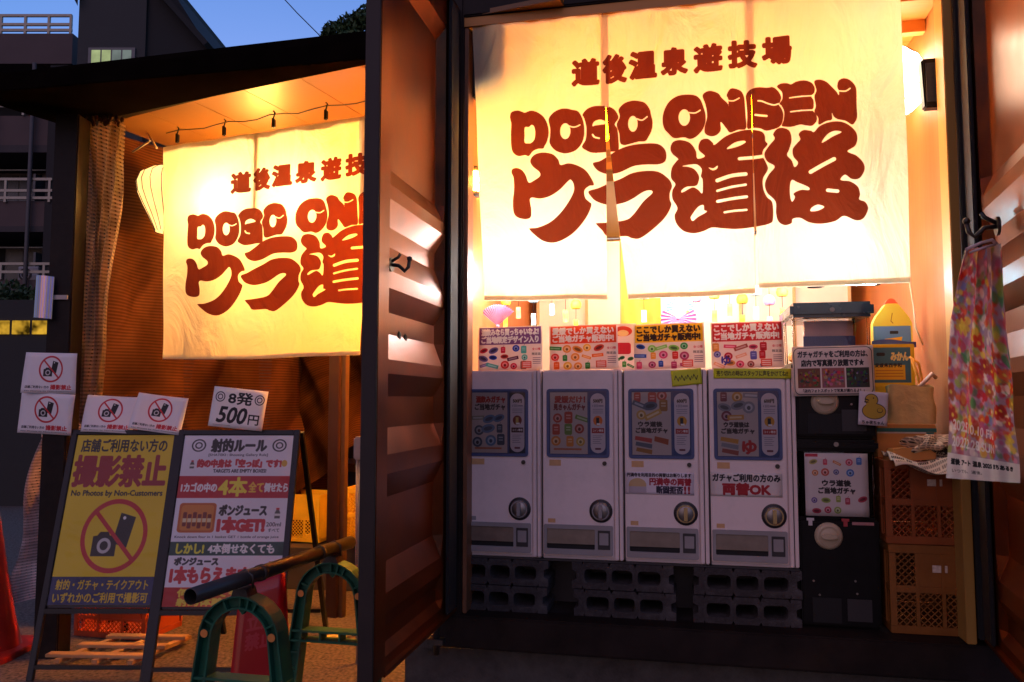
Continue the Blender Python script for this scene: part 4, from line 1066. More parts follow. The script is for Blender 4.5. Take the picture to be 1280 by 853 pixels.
# cards standing on top
clabels = ['picture card with a purple headline standing on the leftmost white machine', 'picture card with an orange headline standing on the second white machine',
           'picture card with a yellow headline standing on the third white machine', 'picture card with a red headline standing on the rightmost white machine']
GC = 'picture cards standing on the white machines'
for i, (pa, pb) in enumerate(((598, 678), (687, 773), (793, 882), (890, 981))):
    (ua, za), (ub, zb) = MF.at(pa, 462, .13), MF.at(pb, 462, .13)
    sheet('picture_card', clabels[i], 'card', card_print(i), ub - ua, .182, MF, ((ua + ub) / 2, .13, Z1m + .002), tilt=R((-.8, -.9, -1.0, -.8)[i]), lean=R(3), curl=.003, group=GC, seed=i, translucent=.35)
(ua, _), (ub, _) = MF.at(775, 462, .17), MF.at(793, 462, .17)
sheet('picture_card', 'narrow picture card with a round red emblem squeezed between the second and third cards', 'card', card_small(), .105, .188, MF, (ub - .045, .17, Z1m + .002), lean=R(3), curl=.002, group=GC, seed=9, translucent=.35)

# ------------------------------------------------------------------ black double capsule machine
BU0, BU1, BV = 1.271, 1.565, .10
bt = thing('double_capsule_machine', 'black two storey capsule toy machine with a clear top and cream dials', 'vending machine', MF, (BU0, BV, .41))
W = BU1 - BU0
cap_mat = mat('capsule_lid_blue', (.012, .05, .09), .25, 0, .15, 10, coat=.6)
for k, zb in enumerate((0.0, .692)):
    hb = (.400, .292)[k]
    b = MB(); b.box(0, W, .02, .36, zb, zb + hb); b.build('body', black_plastic, bt, bevel=.012)
    b = MB(); b.box(.012, W - .012, .0, .0195, zb + .012, zb + hb - .01); b.build('front_panel', black_plastic, bt, bevel=.006)
    # clear case: bowed front with posts
    zc0, zc1 = zb + hb + .002, zb + (.645, .458)[k]
    c = MB()
    def fn(s, tt, zc0=zc0, zc1=zc1):
        x = .012 + (W - .024) * s; e = 1 - abs(2 * s - 1) ** 6; y = .05 - .04 * e * (1 - .35 * tt * tt)
        return (x, y, zc0 + (zc1 - zc0) * tt)
    c.grid(fn, 16, 6); c.build('clear_case', clear_mat('case_plastic', (.95, .93, .92), .06, .3), bt)
    c = MB(); c.tube([(.016, .03, zc0), (.012, .045, zc1)], .006, 6); c.tube([(W - .016, .03, zc0), (W - .012, .045, zc1)], .006, 6); c.tube([(.016, .3, zc0), (.012, .3, zc1)], .006, 6); c.tube([(W - .016, .3, zc0), (W - .012, .3, zc1)], .006, 6); c.split('corner_rod', clear_mat('rod_plastic', (.85, .8, .75), .1, .3), bt)
    if k == 0: c = MB(); c.box(.002, W - .002, .10, .35, zc0 - .001, zc1); c.build('inner_light_block', black_plastic, bt)  # black box added to stop light from behind the lower poster
    l_ = MB(); l_.box(-.003, W + .003, .0, .36, zc1 + .001, zc1 + (.058 if k else .045)); l_.build('lid', cap_mat if k else black_plastic, bt, bevel=.012)
    l_ = MB(); l_.disc((W / 2, zc1 + .028), .009, -.006, -.001, 14); l_.build('lid_lock', steel, bt)
    # dial
    kx, kz = (.112, .335) if k == 0 else (.112, .832)
    d = MB(); d.lathe([(.0001, -.012), (.040, -.012), (.048, -.004), (.050, 0)], (kx, 0, kz), 26, 'y'); dd = d.build('dial', mat('cream_plastic', (.52, .42, .28), .4), bt)
    d = MB(); d.ring(_ell(kx, kz, .036, .036, 26), _ell(kx, kz, .032, .032, 26), -.0145, -.0125); d.prism(_ell(kx, kz, .028, .010, 20), -.026, -.0125); d.build('grip', mat('cream_plastic', (.52, .42, .28), .4), dd, bevel=.001)
    d = MB()
    for px_, pz_ in ((.055, .07), (.075, .02), (.20, .075), (.205, .03)): d.disc((px_, zb + pz_ + .1), .004, -.004, -.0005, 8)
    d.split('screw', steel, bt)
    d = MB(); d.box(.17, .255, -.004, -.0005, zb + .03, zb + .11); d.build('coin_plate', mach_dark, bt, bevel=.001)
    # outlet
    d = MB(); d.box(.05, W - .05, -.002, -.0004, zb + .02, zb + .095) if k else d.box(.05, .15, -.002, -.0004, zb + .02, zb + .11); d.build('outlet', rubber, bt)
# contents of the upper case and poster in the lower one
c = MB(); c.box(.06, W - .055, .10, .13, .99, 1.145); c.build('inner_card', mat('faded_pink_card', (.62, .40, .34), .6, 0, .15, 9), bt)
c = MB(); c.box(.055, W - .05, .092, .099, 1.045, 1.085); c.build('inner_band', mat('navy_band', (.05, .06, .16), .5), bt)
c = MB(); c.box(.035, W - .035, .07, .09, .988, 1.03); c.build('inner_label', mat('peach_card', (.72, .48, .34), .6), bt)
c = MB()
for k, (x, y) in enumerate(((.03, .12), (.04, .16), (W - .03, .12), (W - .04, .17), (.03, .21))): c.ball((x, y, 1.01), .021, 9, 6)
c.split('capsule', mat('capsule_amber', (.6, .3, .08), .3), bt)
sheet('insert_poster', '', '', poster_gacha(), .222, .232, MF, (W / 2 - .002, -.0005, .408), parent=bt, curl=.001, thick=.0006)
tb = MB(); tb.prism([(0, 0), (.014, 0), (.014, .018), (.020, .018), (.020, .028), (-.006, .028), (-.006, .018), (0, .018)], -.003, -.0006); o = tb.build('shirt_sticker', mat('white_sticker', (.6, .56, .56), .5), bt); o.location = (.042, 0, .372)
o = tb.build('shirt_sticker', mat('red_sticker', (.45, .05, .06), .5), bt); o.location = (.165, 0, .372)
s_ = MB(); s_.box(.195, .270, -.002, -.0006, .378, .389); s_.build('strip_sticker', mat('pink_sticker', (.45, .2, .2), .5), bt)
# hanging notices
(u1, z1), (u2, z2) = MF.at(992, 495, .08), MF.at(1092, 432, .08)
sheet('photo_notice', 'white rounded notice with three photos hung across the black capsule machine', 'notice', sign_photo(), u2 - u1, z2 - z1, MF, ((u1 + u2) / 2, .078, z1), tilt=R(-.8), curl=.002, seed=5, thick=.002)
(u1, z1), (u2, z2) = MF.at(1072, 532, .065), MF.at(1108, 490, .065)
sheet('bird_notice', 'small cut out notice with a round yellow bird below the photo notice', 'notice', sign_chick(), (u2 - u1) * .98, z2 - z1, MF, ((u1 + u2) / 2, .066, z1), tilt=R(4), curl=.002, seed=6, thick=.002)

# ------------------------------------------------------------------ mandarin goods, bag, newspapers and crates at the right
def crate(label, fr, p, m, w=.30, d=.36, h=.30, rz=0, group=None, name='plastic_crate', text=True):
    t = thing(name, label, 'crate', fr, p, rz, group)
    e = .011
    b = MB()
    for z0_, z1_ in ((0, .028), (h * .46, h * .54), (h - .03, h)):      # rims
        b.box(0, w, 0, e, z0_, z1_); b.box(0, w, d - e, d, z0_, z1_); b.box(0, e, e, d - e, z0_, z1_); b.box(w - e, w, e, d - e, z0_, z1_)
    b.split('rim', m, t, bevel=.002)
    b = MB()
    for x in (0.0, w - .022): b.box(x, x + .022, -.002, .012, .028, h - .03); b.box(x, x + .022, d - .012, d + .002, .028, h - .03)
    for y in (.06, d / 2 - .011, d - .08): b.box(-.002, .010, y, y + .02, .028, h - .03)
    b.box(w * .33, w * .33 + .012, -.002, .010, .028, h - .03); b.box(w * .66, w * .66 + .012, -.002, .010, .028, h - .03)
    b.split('upright', m, t)
    b = MB(); b.box(w * .36, w * .93, .001, .008, h * .54, h - .03); b.build('name_plate', m, t)
    if text:
        tb_ = MB(); tb_.box(w * .55, w * .74, -.001, .0009, h * .70, h * .78); tb_.build('faded_stamp', mat('faded_print', (.75, .62, .5), .7, 0, .3, 80), t)
    la = MB()       # diamond lattice
    def lat(x0, x1, z0_, z1_, pl):
        st = .024
        n = int((x1 - x0 + z1_ - z0_) / st) + 1
        for k in range(n + 1):
            for sg in (0, 1):
                a0 = x0 + k * st - (z1_ - z0_); xa, za, xb, zb_ = a0, z0_, a0 + (z1_ - z0_), z1_
                if xa < x0: za += x0 - xa; xa = x0
                if xb > x1: zb_ -= xb - x1; xb = x1
                if xb - xa < .006: continue
                if sg: xa, xb = x0 + x1 - xa, x0 + x1 - xb
                la.bar(pl(xa, za), pl(xb, zb_), .0035, .004, (0, 1, 0) if pl(0, 0)[1] == pl(1, 0)[1] else (1, 0, 0))
    for x0, x1, z0_, z1_ in ((.022, w * .33, .028, h * .46), (w * .33 + .012, w * .66, .028, h * .46), (w * .66 + .012, w - .022, .028, h * .46), (.022, w * .33, h * .54, h - .03)):
        lat(x0, x1, z0_, z1_, lambda a, c: (a, .005, c))
    lb = la.build('lattice', m, t); lb['kind'] = 'stuff'
    b = MB(); b.box(e, w - e, e, d - e, .0, .008); b.box(.003, .006, .06, d - .06, .03, h - .03); b.box(w - .006, w - .003, .02, d - .02, .03, h - .03); b.box(.01, w - .01, d - .007, d - .004, .03, h - .03); b.split('wall', m, t)
    return t
crate_o = mat('crate_orange', (.32, .075, .014), .45, 0, .15, 14, .05, dirt=(.25, .08, .03), dirt_amt=.5)
crate_y = mat('crate_ochre', (.29, .10, .015), .45, 0, .15, 14, .05, dirt=(.25, .1, .03), dirt_amt=.5)
GCR = 'crates stacked at the right end of the shop'
crate('ochre lattice crate at the bottom of the stack beside the black capsule machine', MF, (1.585, .085, .41), crate_y, .262, .38, .315, 0, GCR)
crate('orange lattice crate on top of the ochre crate, filled with newspapers', MF, (1.580, .090, .727), crate_o, .262, .38, .300, 0, GCR)
# items at the right
def hull(name, poly, d, m, parent=None, bev=.0): b = MB(); b.prism(poly, 0, d); return b.build(name, m, parent, bevel=bev)
yel_card = mat('yellow_card', (.80, .55, .05), .5, 0, .08, 10)
# big flat box with teal stripe behind
(ua, za), (ub, zb) = MF.at(1097, 562, .20), MF.at(1170, 531, .20)
t = thing('printed_box', 'orange cardboard box with teal and white stripes under the paper bag', 'box', MF, (ua, .20, 1.03))
b = MB(); b.box(0, ub - ua, 0, .22, 0, zb - 1.03); b.build('carton', mat('orange_card', (.62, .26, .06), .55, 0, .1, 12), t, bevel=.003)
b = MB(); b.box(-.001, ub - ua + .001, -.0015, -.0004, zb - 1.03 - .028, zb - 1.03 - .014); b.box(ub - ua - .035, ub - ua - .008, -.0015, -.0004, .005, zb - 1.03 - .029); b.split('teal_stripe', mat('teal_print', (.02, .14, .14), .5), t)
b = MB(); b.box(.0, ub - ua - .036, -.0015, -.0004, zb - 1.03 - .034, zb - 1.03 - .0285); b.build('white_stripe', mat('white_print', (.6, .55, .5), .5), t)
btop = zb
# paper bag
(ua, za), (ub, zb) = MF.at(1110, 530, .26), MF.at(1167, 486, .26)
t = thing('paper_bag', 'crumpled brown paper bag with a twisted handle on top of the striped box', 'bag', MF, ((ua + ub) / 2, .27, btop + .002))
hw = (ub - ua) / 2; hh = zb - za + .01
kraft = mat('kraft_paper', (.62, .42, .17), .7, 0, .15, 12, .5, 25)
b = MB(); rr_ = random.Random(3)
def bagpt(s, tt):
    a = 2 * PI * s; k = 1 + .06 * math.sin(5 * a + 4 * tt)
    x = hw * max(-1, min(1, 1.25 * math.cos(a))) * (1 - .05 * tt) * 1.0; y = .06 * max(-1, min(1, 1.25 * math.sin(a))) * (1 - .5 * tt) * k
    return (x + .004 * math.sin(9 * tt + a * 3), y, hh * tt + .006 * math.sin(a * 2) * tt)
b.grid(bagpt, 28, 8); b.build('bag_body', kraft, t)
b = MB(); b.tube([(hw * .3, -.02, hh - .01), (hw * .65, -.02, hh + .02), (hw * .95, -.01, hh + .045), (hw * 1.15, 0, hh + .03)], .008, 6); b.build('handle', mat('twisted_paper', (.65, .45, .36), .7), t)
# mandarin gift bag (lower, blue label) and juice-jug shaped card (upper)
(ua, za), (ub, zb) = MF.at(1090, 495, .36), MF.at(1143, 430, .36)
t = thing('mandarin_gift_box', 'yellow carry box with a blue mandarin label leaning in front of the jug shaped card', 'box', MF, ((ua + ub) / 2, .36, za))
b = MB(); w2 = (ub - ua) / 2; h2 = zb - za
b.box(-w2, w2, .001, .07, -.06, h2); b.build('carton', yel_card, t, bevel=.003)
b = MB(); flat(b, -w2 + .002, w2 - .002, .0, h2 - .002, -.0008); b.build('front_print', imgmat('mikan', mikan_print(), .5), t)
b = MB(); b.tube([(w2 - .02, .0, h2 * .75), (w2 + .012, -.005, h2 * .62), (w2 + .022, -.006, h2 * .3), (w2 + .035, -.005, -.02)], .005, 6); b.tube([(w2 - .012, -.004, h2 * .7), (w2 + .004, -.008, h2 * .4), (w2 + .016, -.01, 0.02), (w2 + .0, -.01, -.04)], .006, 6); b.split('ribbon', mat('amber_ribbon', (.85, .42, .05), .5), t)
t.rotation_euler.z += 0; 
(ua, za), (ub, zb) = MF.at(1093, 432, .42), MF.at(1140, 376, .42)
t = thing('jug_shaped_card', 'yellow jug shaped display card with red cap and blue label above the gift box', 'display card', MF, ((ua + ub) / 2, .43, za))
w2 = (ub - ua) / 2; h2 = zb - za
poly = [(-w2, -.05), (w2, -.05), (w2, h2 * .50), (w2 * .82, h2 * .66), (w2 * .35, h2 * .92), (w2 * .25, h2 * .95), (-w2 * .25, h2 * .95), (-w2 * .35, h2 * .92), (-w2 * .82, h2 * .66), (-w2, h2 * .50)]
b = MB(); b.prism(poly, .001, .05); b.build('card_body', yel_card, t, bevel=.002)
cvj = juice_print(); b = MB(); n = len(poly); b.add([(x, -.0006, z_) for x, z_ in poly], [tuple(range(n))]); b.uv = {k: ((x + w2) / (2 * w2), (z_ + .05) / (h2 * .95 + .05)) for k, (x, z_) in enumerate(poly)}; b.build('front_print', imgmat('juice', cvj, .5), t)
b = MB(); b.disc((0, h2 * .965), .02, .01, .04, 14); b.box(-.024, .024, .008, .042, h2 * .93, h2 * .985); b.build('cap', mat('cap_red', (.75, .08, .02), .4), t, bevel=.002)
b = MB(); b.tube([(w2 * .8, -.002, h2 * 1.9), (w2 * 1.1, -.003, h2 * .9), (w2 * 1.15, -.004, h2 * .4), (w2 * 1.5, -.002, 0)], .0035, 6); b.build('rope_handle', mat('cream_rope', (.75, .6, .38), .7), t)
b = MB(); b.grid(lambda s, tt: (-w2 - .01 + (2 * w2 + .02) * s, -.010 - .010 * math.sin(PI * s), -.004 + .022 * tt + .006 * math.sin(5 * s)), 10, 2); b.build('indigo_cloth', mat('indigo_cloth', (.03, .03, .18), .7), t)
# cardboard sheet leaning + newspapers
t = thing('open_carton', 'open brown carton lying tilted on the newspapers in the orange crate', 'box', MF, (1.60, .095, 1.022), R(3))
b = MB(); b.add([(0, 0, 0), (.16, .0, .01), (.165, .01, .055), (.02, .01, .045), (0, .09, .0), (.16, .09, .01), (.165, .095, .055), (.02, .09, .045)], [(0, 1, 2, 3), (4, 7, 6, 5), (0, 3, 7, 4), (1, 5, 6, 2), (3, 2, 6, 7), (0, 4, 5, 1)]); b.build('carton', mat('orange_card', (.62, .26, .06), .55, 0, .1, 12), t)
cvn = news_print()
b = MB(); n_ = 26
def npt(s, tt):
    x = 1.59 + .27 * s; y = .02 + .20 * tt
    return (x - 1.70, y - .1, .012 * math.sin(9 * s + 3 * tt) + .010 * math.sin(14 * tt + 4 * s) - .030 * (1 - tt) ** 2 - .022 * math.sin(PI * s) * (1 - tt))
b.grid(npt, 24, 16); o = b.build('newspaper', imgmat('news', cvn, .8), None)
o.modifiers.new('thickness', 'SOLIDIFY').thickness = .002
tag(o, 'sheet of newspaper drooping over the front rim of the orange crate', 'newspaper', MF, (1.705, .07, 1.045))
b = MB(); rr_ = random.Random(11)
def cr(s, tt):
    a = 2 * PI * s; th = PI * tt; r0 = .062 * (1 + .28 * math.sin(7 * a + 9 * tt) * math.sin(th) + .2 * math.sin(13 * tt + 3 * a))
    return (1.5 * r0 * math.sin(th) * math.cos(a), .8 * r0 * math.sin(th) * math.sin(a), .55 * r0 * math.cos(th) + .03)
b.grid(cr, 26, 14); o = b.build('crumpled_newspaper', imgmat('news2', cvn, .8, tint=(.9, .78, .66)), None); o.data.polygons.foreach_set('use_smooth', [False] * len(o.data.polygons))
tag(o, 'crumpled ball of newspaper on top of the orange crate beside the tote bag', 'newspaper', MF, (1.765, .14, 1.052))

# tote bag hanging on the hook of the right door
t = thing('tote_bag', 'sheer tote bag with a blurred flower print hanging from the hook on the right door', 'bag', WF, (1.43, 2.28, 0))
def WP(px, py, Y):   # a point on the upright plane at distance Y
    d = WF.at(px, py, Y); return Vector((d[0], Y, d[1]))
base = Vector((1.43, 2.28, 0)); YT = 2.28
TL, TR, BL, BR = WP(1208, 312, YT), WP(1246, 306, YT + .03), WP(1184, 598, YT + .02), WP(1275, 604, YT - .03)
ML, MR = WP(1190, 400, YT + .01), WP(1262, 460, YT - .02)
b = MB(base)
def tote(s, tt):
    q = 1 - tt
    if q < .35: k = q / .35; Lp = TL.lerp(ML, k ** .8); Rp = TR.lerp(MR, k)
    else: k = (q - .35) / .65; Lp = ML.lerp(BL, k); Rp = MR.lerp(BR, k)
    p = Lp.lerp(Rp, s); f = math.sin(s * 17 + 2 * q) * .014 * (1 - q * .75) + math.sin(s * 31 + 5 * q) * .006 * (1 - q * .6) + .004 * math.sin(14 * q + 5 * s)
    p.y += f; return tuple(p)
b.grid(tote, 60, 60); b.build('front_cloth', imgmat('tote', tote_print(), .45, .5, coat=.3), t)
b = MB(base); b.tube([tuple(TL), tuple(WP(1226, 304, YT + .02)), tuple(WP(1240, 300, YT + .03)), tuple(TR)], .005, 6); b.tube([tuple(WP(1212, 316, YT)), tuple(WP(1232, 309, YT)), tuple(WP(1244, 306, YT + .02))], .004, 6); b.split('strap', mat('tote_strap', (.62, .5, .5), .7), t)

# speakers near the ceiling
(ua, za), (ub, zb) = MF.at(1156, 135, .62), MF.at(1180, 72, .62)
t = thing('speaker', 'black box speaker mounted on the right wall beside the round lantern', 'speaker', MF, (1.808, .12, 2.35))
b = MB(); b.prism([(-.034, 0), (.028, 0), (.028, .19), (-.042, .19)], 0, .05); b.build('cabinet', black_plastic, t, bevel=.006)
b = MB(); b.box(-.028, .022, -.004, -.0005, .02, .17); b.build('grille', mat('speaker_grille', (.03, .04, .05), .7, 0, .3, 200), t)
b = MB(); b.box(.0285, .0315, .01, .045, .05, .15); b.build('bracket', dark_steel, t)
t = thing('speaker', 'black box speaker just behind the upper left corner of the big curtain', 'speaker', MF, (.105, .046, 2.50))
b = MB(); b.box(-.080, .085, 0, .12, 0, .27); b.build('cabinet', black_plastic, t, bevel=.006)

# ------------------------------------------------------------------ things seen in the gap above the machines
rail = MB(); rail.tube([(.02, 0, 0), (1.82, 0, 0)], .007, 8)
tag(rail.build('hanging_rail', dark_steel), 'thin steel rail behind the curtain from which the wind chimes hang', 'rail', MF, (0, .62, 2.0))
glass = clear_mat('chime_glass', (.9, .95, .97), .03, .1)
strip_cols = [('f0c820', (.85, .6, .05)), ('9ac0d8', (.4, .65, .75)), ('e090b0', (.8, .35, .5)), ('d8d040', (.75, .7, .1)), ('f0b060', (.85, .5, .15))]
r = random.Random(21)
spots = [(632, 395), (667, 392), (690, 380), (707, 388), (648, 384), (720, 400), (805, 388), (870, 392), (893, 388), (912, 380), (928, 394), (945, 384), (962, 396), (978, 385)]
protos = {}
for k, (px, py) in enumerate(spots):
    v = .62 + .0 * k; u, z = MF.at(px, py, v)
    t = thing('wind_chime', ['yellow', 'pale blue', 'pink', 'lemon', 'peach'][k % 5] + ' slip wind chime hanging above the ' + ('first', 'first', 'second', 'second', 'first', 'second', 'third', 'third', 'fourth', 'fourth', 'fourth', 'fourth', 'fourth', 'fourth')[k] + ' white machine' + ('', ', by the card edge', '', ', a little right of centre', ', half behind the curtain hem', ' close to the post', '', ' near its right edge', ' at its left edge', ' left of centre', ' at its centre', ' right of centre', ' near its right edge', ' at the far right')[k], 'wind chime', MF, (u, v, z), 0, 'wind chimes hanging from the rail')
    m = mat('slip_%d' % (k % 5), strip_cols[k % 5][1], .6)
    b = MB(); b.lathe([(.001, .098), (.012, .096), (.022, .086), (.026, .072), (.024, .058), (.020, .052)], (0, 0, 0), 12); b.build('bell', m, t)
    b = MB(); b.tube([(0, 0, 2.0 - z), (0, 0, .0)], .0012, 4); b.build('string', cord_mat, t)
    b = MB(); b.grid(lambda s, tt: (-.011 + .022 * s, .004 * math.sin(6 * tt), -.055 + .055 * tt), 2, 5); b.build('paper_slip', m, t)
def fan(px, py, v, rad, a0, a1, col, label, n=16):
    u, z = MF.at(px, py, v); t = thing('paper_fan_flower', label, 'paper flower', MF, (u, v, z))
    m = mat('fan_' + label[:5], col, .6)
    for k in range(n):
        aa = R(a0 + (a1 - a0) * (k + .5) / n); da = R((a1 - a0) / n * .46)
        b = MB(); b.add([(0, 0, 0), (rad * math.cos(aa - da), -.006, rad * math.sin(aa - da)), (rad * 1.06 * math.cos(aa), .006, rad * 1.06 * math.sin(aa)), (rad * math.cos(aa + da), -.006, rad * math.sin(aa + da))], [(0, 1, 2), (0, 2, 3)]); b.build('petal', m, t)
    b = MB(); b.ball((0, 0, 0), .008); b.build('knot', m, t)
fan(622, 408, .40, .095, 40, 140, (.80, .38, .62), 'pink pleated paper fan standing behind the purple headline card')
fan(848, 398, .55, .075, 150, 390, (.82, .25, .55), 'magenta paper pinwheel hanging above the third machine')
fan(850, 385, .60, .06, -20, 200, (.35, .75, .72), 'teal paper pinwheel above the magenta one')
fan(588, 400, .35, .10, 60, 120, (.85, .6, .12), 'golden straw fan in the gap beside the open door')
u, z = MF.at(800, 398, .8)
t = thing('draped_cloth', 'ochre yellow cloth draped to the right of the wooden post', 'cloth', MF, (u, .8, z))
b = MB(); b.grid(lambda s, tt: (-.09 + .19 * s, .02 * math.sin(9 * s + 3 * tt), -.06 + .5 * tt - .05 * s), 16, 6); b.build('cloth_sheet', mat('ochre_cloth', (.75, .42, .05), .8, 0, .1, 9), t)
t = thing('paper_screen', 'white paper screen with thin wooden bars standing behind the wind chimes', 'screen', MF, (.9, 1.5, .41))
b = MB(); b.box(-.86, .86, 0, .02, 0, 1.75); b.build('paper', mat('screen_paper', (.84, .80, .70), .8, 0, .05, 9), t)
b = MB()
for k in range(7): b.box(-.865 + k * .285, -.85 + k * .285, -.012, -.0005, 0, 1.75)
b.split('lattice_bar', mat('screen_wood', (.6, .42, .2), .6), t)
# ------------------------------------------------------------------ shooting gallery stall
stall = thing('shooting_gallery_stall', 'open fronted shooting gallery stall with a dark flat canopy and a warm lit ceiling', 'stall', LF, (.9, .6, 0))
SO = (.9, .6, 0)
SM = lambda: MB(SO)
def to_l(x, y):     # street -> stall frame
    X, Y = x - LF.o[0], y - LF.o[1]; c, q = math.cos(LF.a), math.sin(LF.a)
    return (X * c - Y * q, X * q + Y * c)
can = [to_l(*p) for p in ((-2.62, 3.72), (-.42, 3.28), (-.42, 3.34), (-.62, 3.40), (-2.43, 4.36), (-2.48, 4.36))]
canopy_paint = mat('canopy_paint', (.006, .004, .003), 1.0, .0, .3, 6, .05, spec=.0)
b = SM(); b.prism(can, 0, 1, 'z'); zs_ = [2.70, 2.70, 2.705, 2.775, 2.775, 2.765]; b.v = [(x, y, (zs_[i % 6] if i < 6 else zs_[i % 6] + .085)) for i, (x, y, _) in enumerate(b.v)]; b.build('canopy', canopy_paint, stall, bevel=.004)
b = SM(); p0, p1 = to_l(-2.43, 4.39), to_l(-.50, 3.37); b.bar((p0[0], p0[1], 2.82), (p1[0], p1[1], 2.82), .05, .10); b.build('front_beam', paint_dark, stall, bevel=.004)
ochre = mat('stall_ceiling_ochre', (.19, .075, .013), .42, 0, .15, 3, .03, 60)
for k in range(8): b = SM(); b.box(-.55 + k * .36, -.555 + (k + 1) * .36, -.07 - .037 * k, 2.6, 2.832, 2.852); b.build('ceiling_panel', ochre, stall)
b = SM(); b.box(-.57, 2.4, 2.55, 2.6, 0.0, 2.84); b.build('rear_wall', mat('stall_rear', (.05, .02, .012), .7, 0, .2, 6), stall)
b = SM(); b.box(-.66, -.62, 1.9, 2.6, 0.0, 2.84); b.build('side_wall', mat('stall_side', (.05, .02, .012), .7, 0, .3, 5), stall)
b = SM(); b.box(-.55, 2.4, 2.0, 2.5, .70, .76); b.build('counter', mat('counter_wood', (.22, .10, .05), .5, 0, .2, 6, stretch=(.2, 1, 1)), stall, bevel=.004)
b = SM(); b.box(-.55, 2.4, 2.1, 2.15, 0, .70); b.build('counter_front', mat('counter_dark', (.06, .045, .05), .6, 0, .3, 6), stall)
brown_post = mat('brown_post', (.045, .015, .010), .5, .1, .2, 8)
b = SM(); u_, z_ = LF.at(423, 560, .75); b.box(u_ - .055, u_ + .02, .72, .79, 0, 2.745); b.build('post', brown_post, stall, bevel=.004)
b = SM(); b.box(u_ + .022, u_ + .05, .74, .78, 0, 2.745); b.build('post', mat('pale_post', (.08, .04, .026), .5), stall, bevel=.003)
x_, Y_ = -2.255, 4.02
b = MB(); b.box(-.06, .06, -.06, .06, 0, 2.695); 
t = tag(b.build('steel_post', paint_dark, bevel=.006), 'thick black steel post carrying the left end of the stall canopy', 'post', WF, (x_, Y_, 0))
# wires and bamboo under the ceiling at the left end
b = SM(); (ua, za), (ub, zb) = LF.at(166, 190, .12), LF.at(205, 183, .12); b.tube([(ua, .12, za), (ub, .02, zb)], .006, 6); (ua, za), (ub, zb) = LF.at(184, 166, .1), LF.at(203, 188, .1); b.tube([(ua, .1, za), (ub, .06, zb)], .006, 6)
b.split('bamboo_rod', mat('bamboo', (.5, .34, .14), .5), stall)
b = SM()
for k in range(3): (ua, za) = LF.at(150, 185 + 9 * k, .5); b.tube([(ua, .3, za + .05), (ua + .55, .9 + .1 * k, za - .12)], .005, 5)
b.split('cable', cord_mat, stall)

# brown shade net draped behind the curtain
NETV = 1.75
b = MB((.8, NETV, 1.0))
def netp(s, tt):
    u = -.54 + 2.42 * s
    zb = .93 - .10 * math.sin(PI * min(1, max(0, (s - .3) / .7))) - .55 * max(0, .28 - s) / .28
    z = lerp(zb, 2.72 - .25 * s, tt)
    f_ = u * 9 + z * 6.5 + .6 * math.sin(3 * u)
    v = NETV + .12 * abs(math.sin(f_ * .5)) + .03 * math.sin(u * 15 + z * 14) - .25 * (1 - tt) ** 2
    return (u, v, z)
b.grid(netp, 80, 50)
o = b.build('shade_net', net_mat('brown_net', (.085, .028, .009), (4, 95), .12, .25, .6, .34, 105)); tag(o, 'brown woven shade net draped in slanting folds behind the stall curtain', 'net', LF, (.8, NETV, 1.0))
b = MB((.3, .6, 1.0))     # second slanting drape on the left, nearer
def netq(s, tt):
    z = lerp(.0, 2.80, tt); v = .04 + 2.0 * s; k = math.sin(v * 3.4 - z * 2.4)
    return (-.60 + .08 * s + .11 * abs(k) + .03 * math.sin(v * 11 + z * 7) + .25 * s * (1 - tt) ** 2, v, z)
b.grid(netq, 70, 60); o = b.build('shade_net', net_mat('brown_net2', (.12, .042, .015), (3, 125), .12, .3, .5, .34, 150)); tag(o, 'brown ribbed shade net closing the left side of the stall behind the pale mesh curtain', 'net', LF, (.3, .6, 1.0))
b = MB(); b.box(-.02, .02, 0, .012, 0, .14); o = b.build('black_strap', rubber); (ua, za) = LF.at(238, 492, .9); tag(o, 'short black strap hanging on the brown net beside the right photo ban paper', 'strap', LF, (ua, .86, za)); o.rotation_euler.y = R(38)

# pale bunched mesh curtain at the post
YN = 4.14
def WPx(px, py, Y): d = WF.at(px, py, Y); return d
prof = [(155, 91, 158), (200, 101, 150), (260, 100, 148), (330, 97, 143), (430, 95, 134), (520, 95, 120)]
def side(py):
    for (y0, a0, b0), (y1, a1, b1) in zip(prof[:-1], prof[1:]):
        if py <= y1: k = (py - y0) / (y1 - y0); return a0 + (a1 - a0) * k, b0 + (b1 - b0) * k
    return prof[-1][1:]
base = (-2.12, YN, 2.6); b = MB(base)
def bun(s, tt):
    py = lerp(530, 155, tt); a, c = side(py); x, z = WPx(lerp(a, c, s), py, YN)
    return (x + .01 * math.sin(7 * tt + 9 * s), YN + .035 * math.sin(s * 34 + 3 * math.sin(4 * tt)) * (1 - .3 * abs(tt - .5)) + .01 * math.sin(11 * tt), z)
b.grid(bun, 90, 50); o = b.build('mesh_curtain', net_mat('pale_net', (.90, .62, .38), (30, 80), .34, .55, .25, .35, 80)); tag(o, 'pale bunched mesh curtain hanging beside the black post at the left end of the stall', 'curtain', WF, base)
b = MB(base)
for k in range(26):
    x, z = WPx(93 + 60 * k / 25, 152 + 5 * math.sin(k * 1.9), YN); b.ball((x, YN + .02 * math.sin(k), z), .012, 6, 4, (1, 1, 1.4))
o2 = b.build('gathered_edge', mat('gathered_dark', (.08, .03, .02), .8), None); o2.parent = o; o2.location = (0, 0, 0); o2['kind'] = 'stuff'
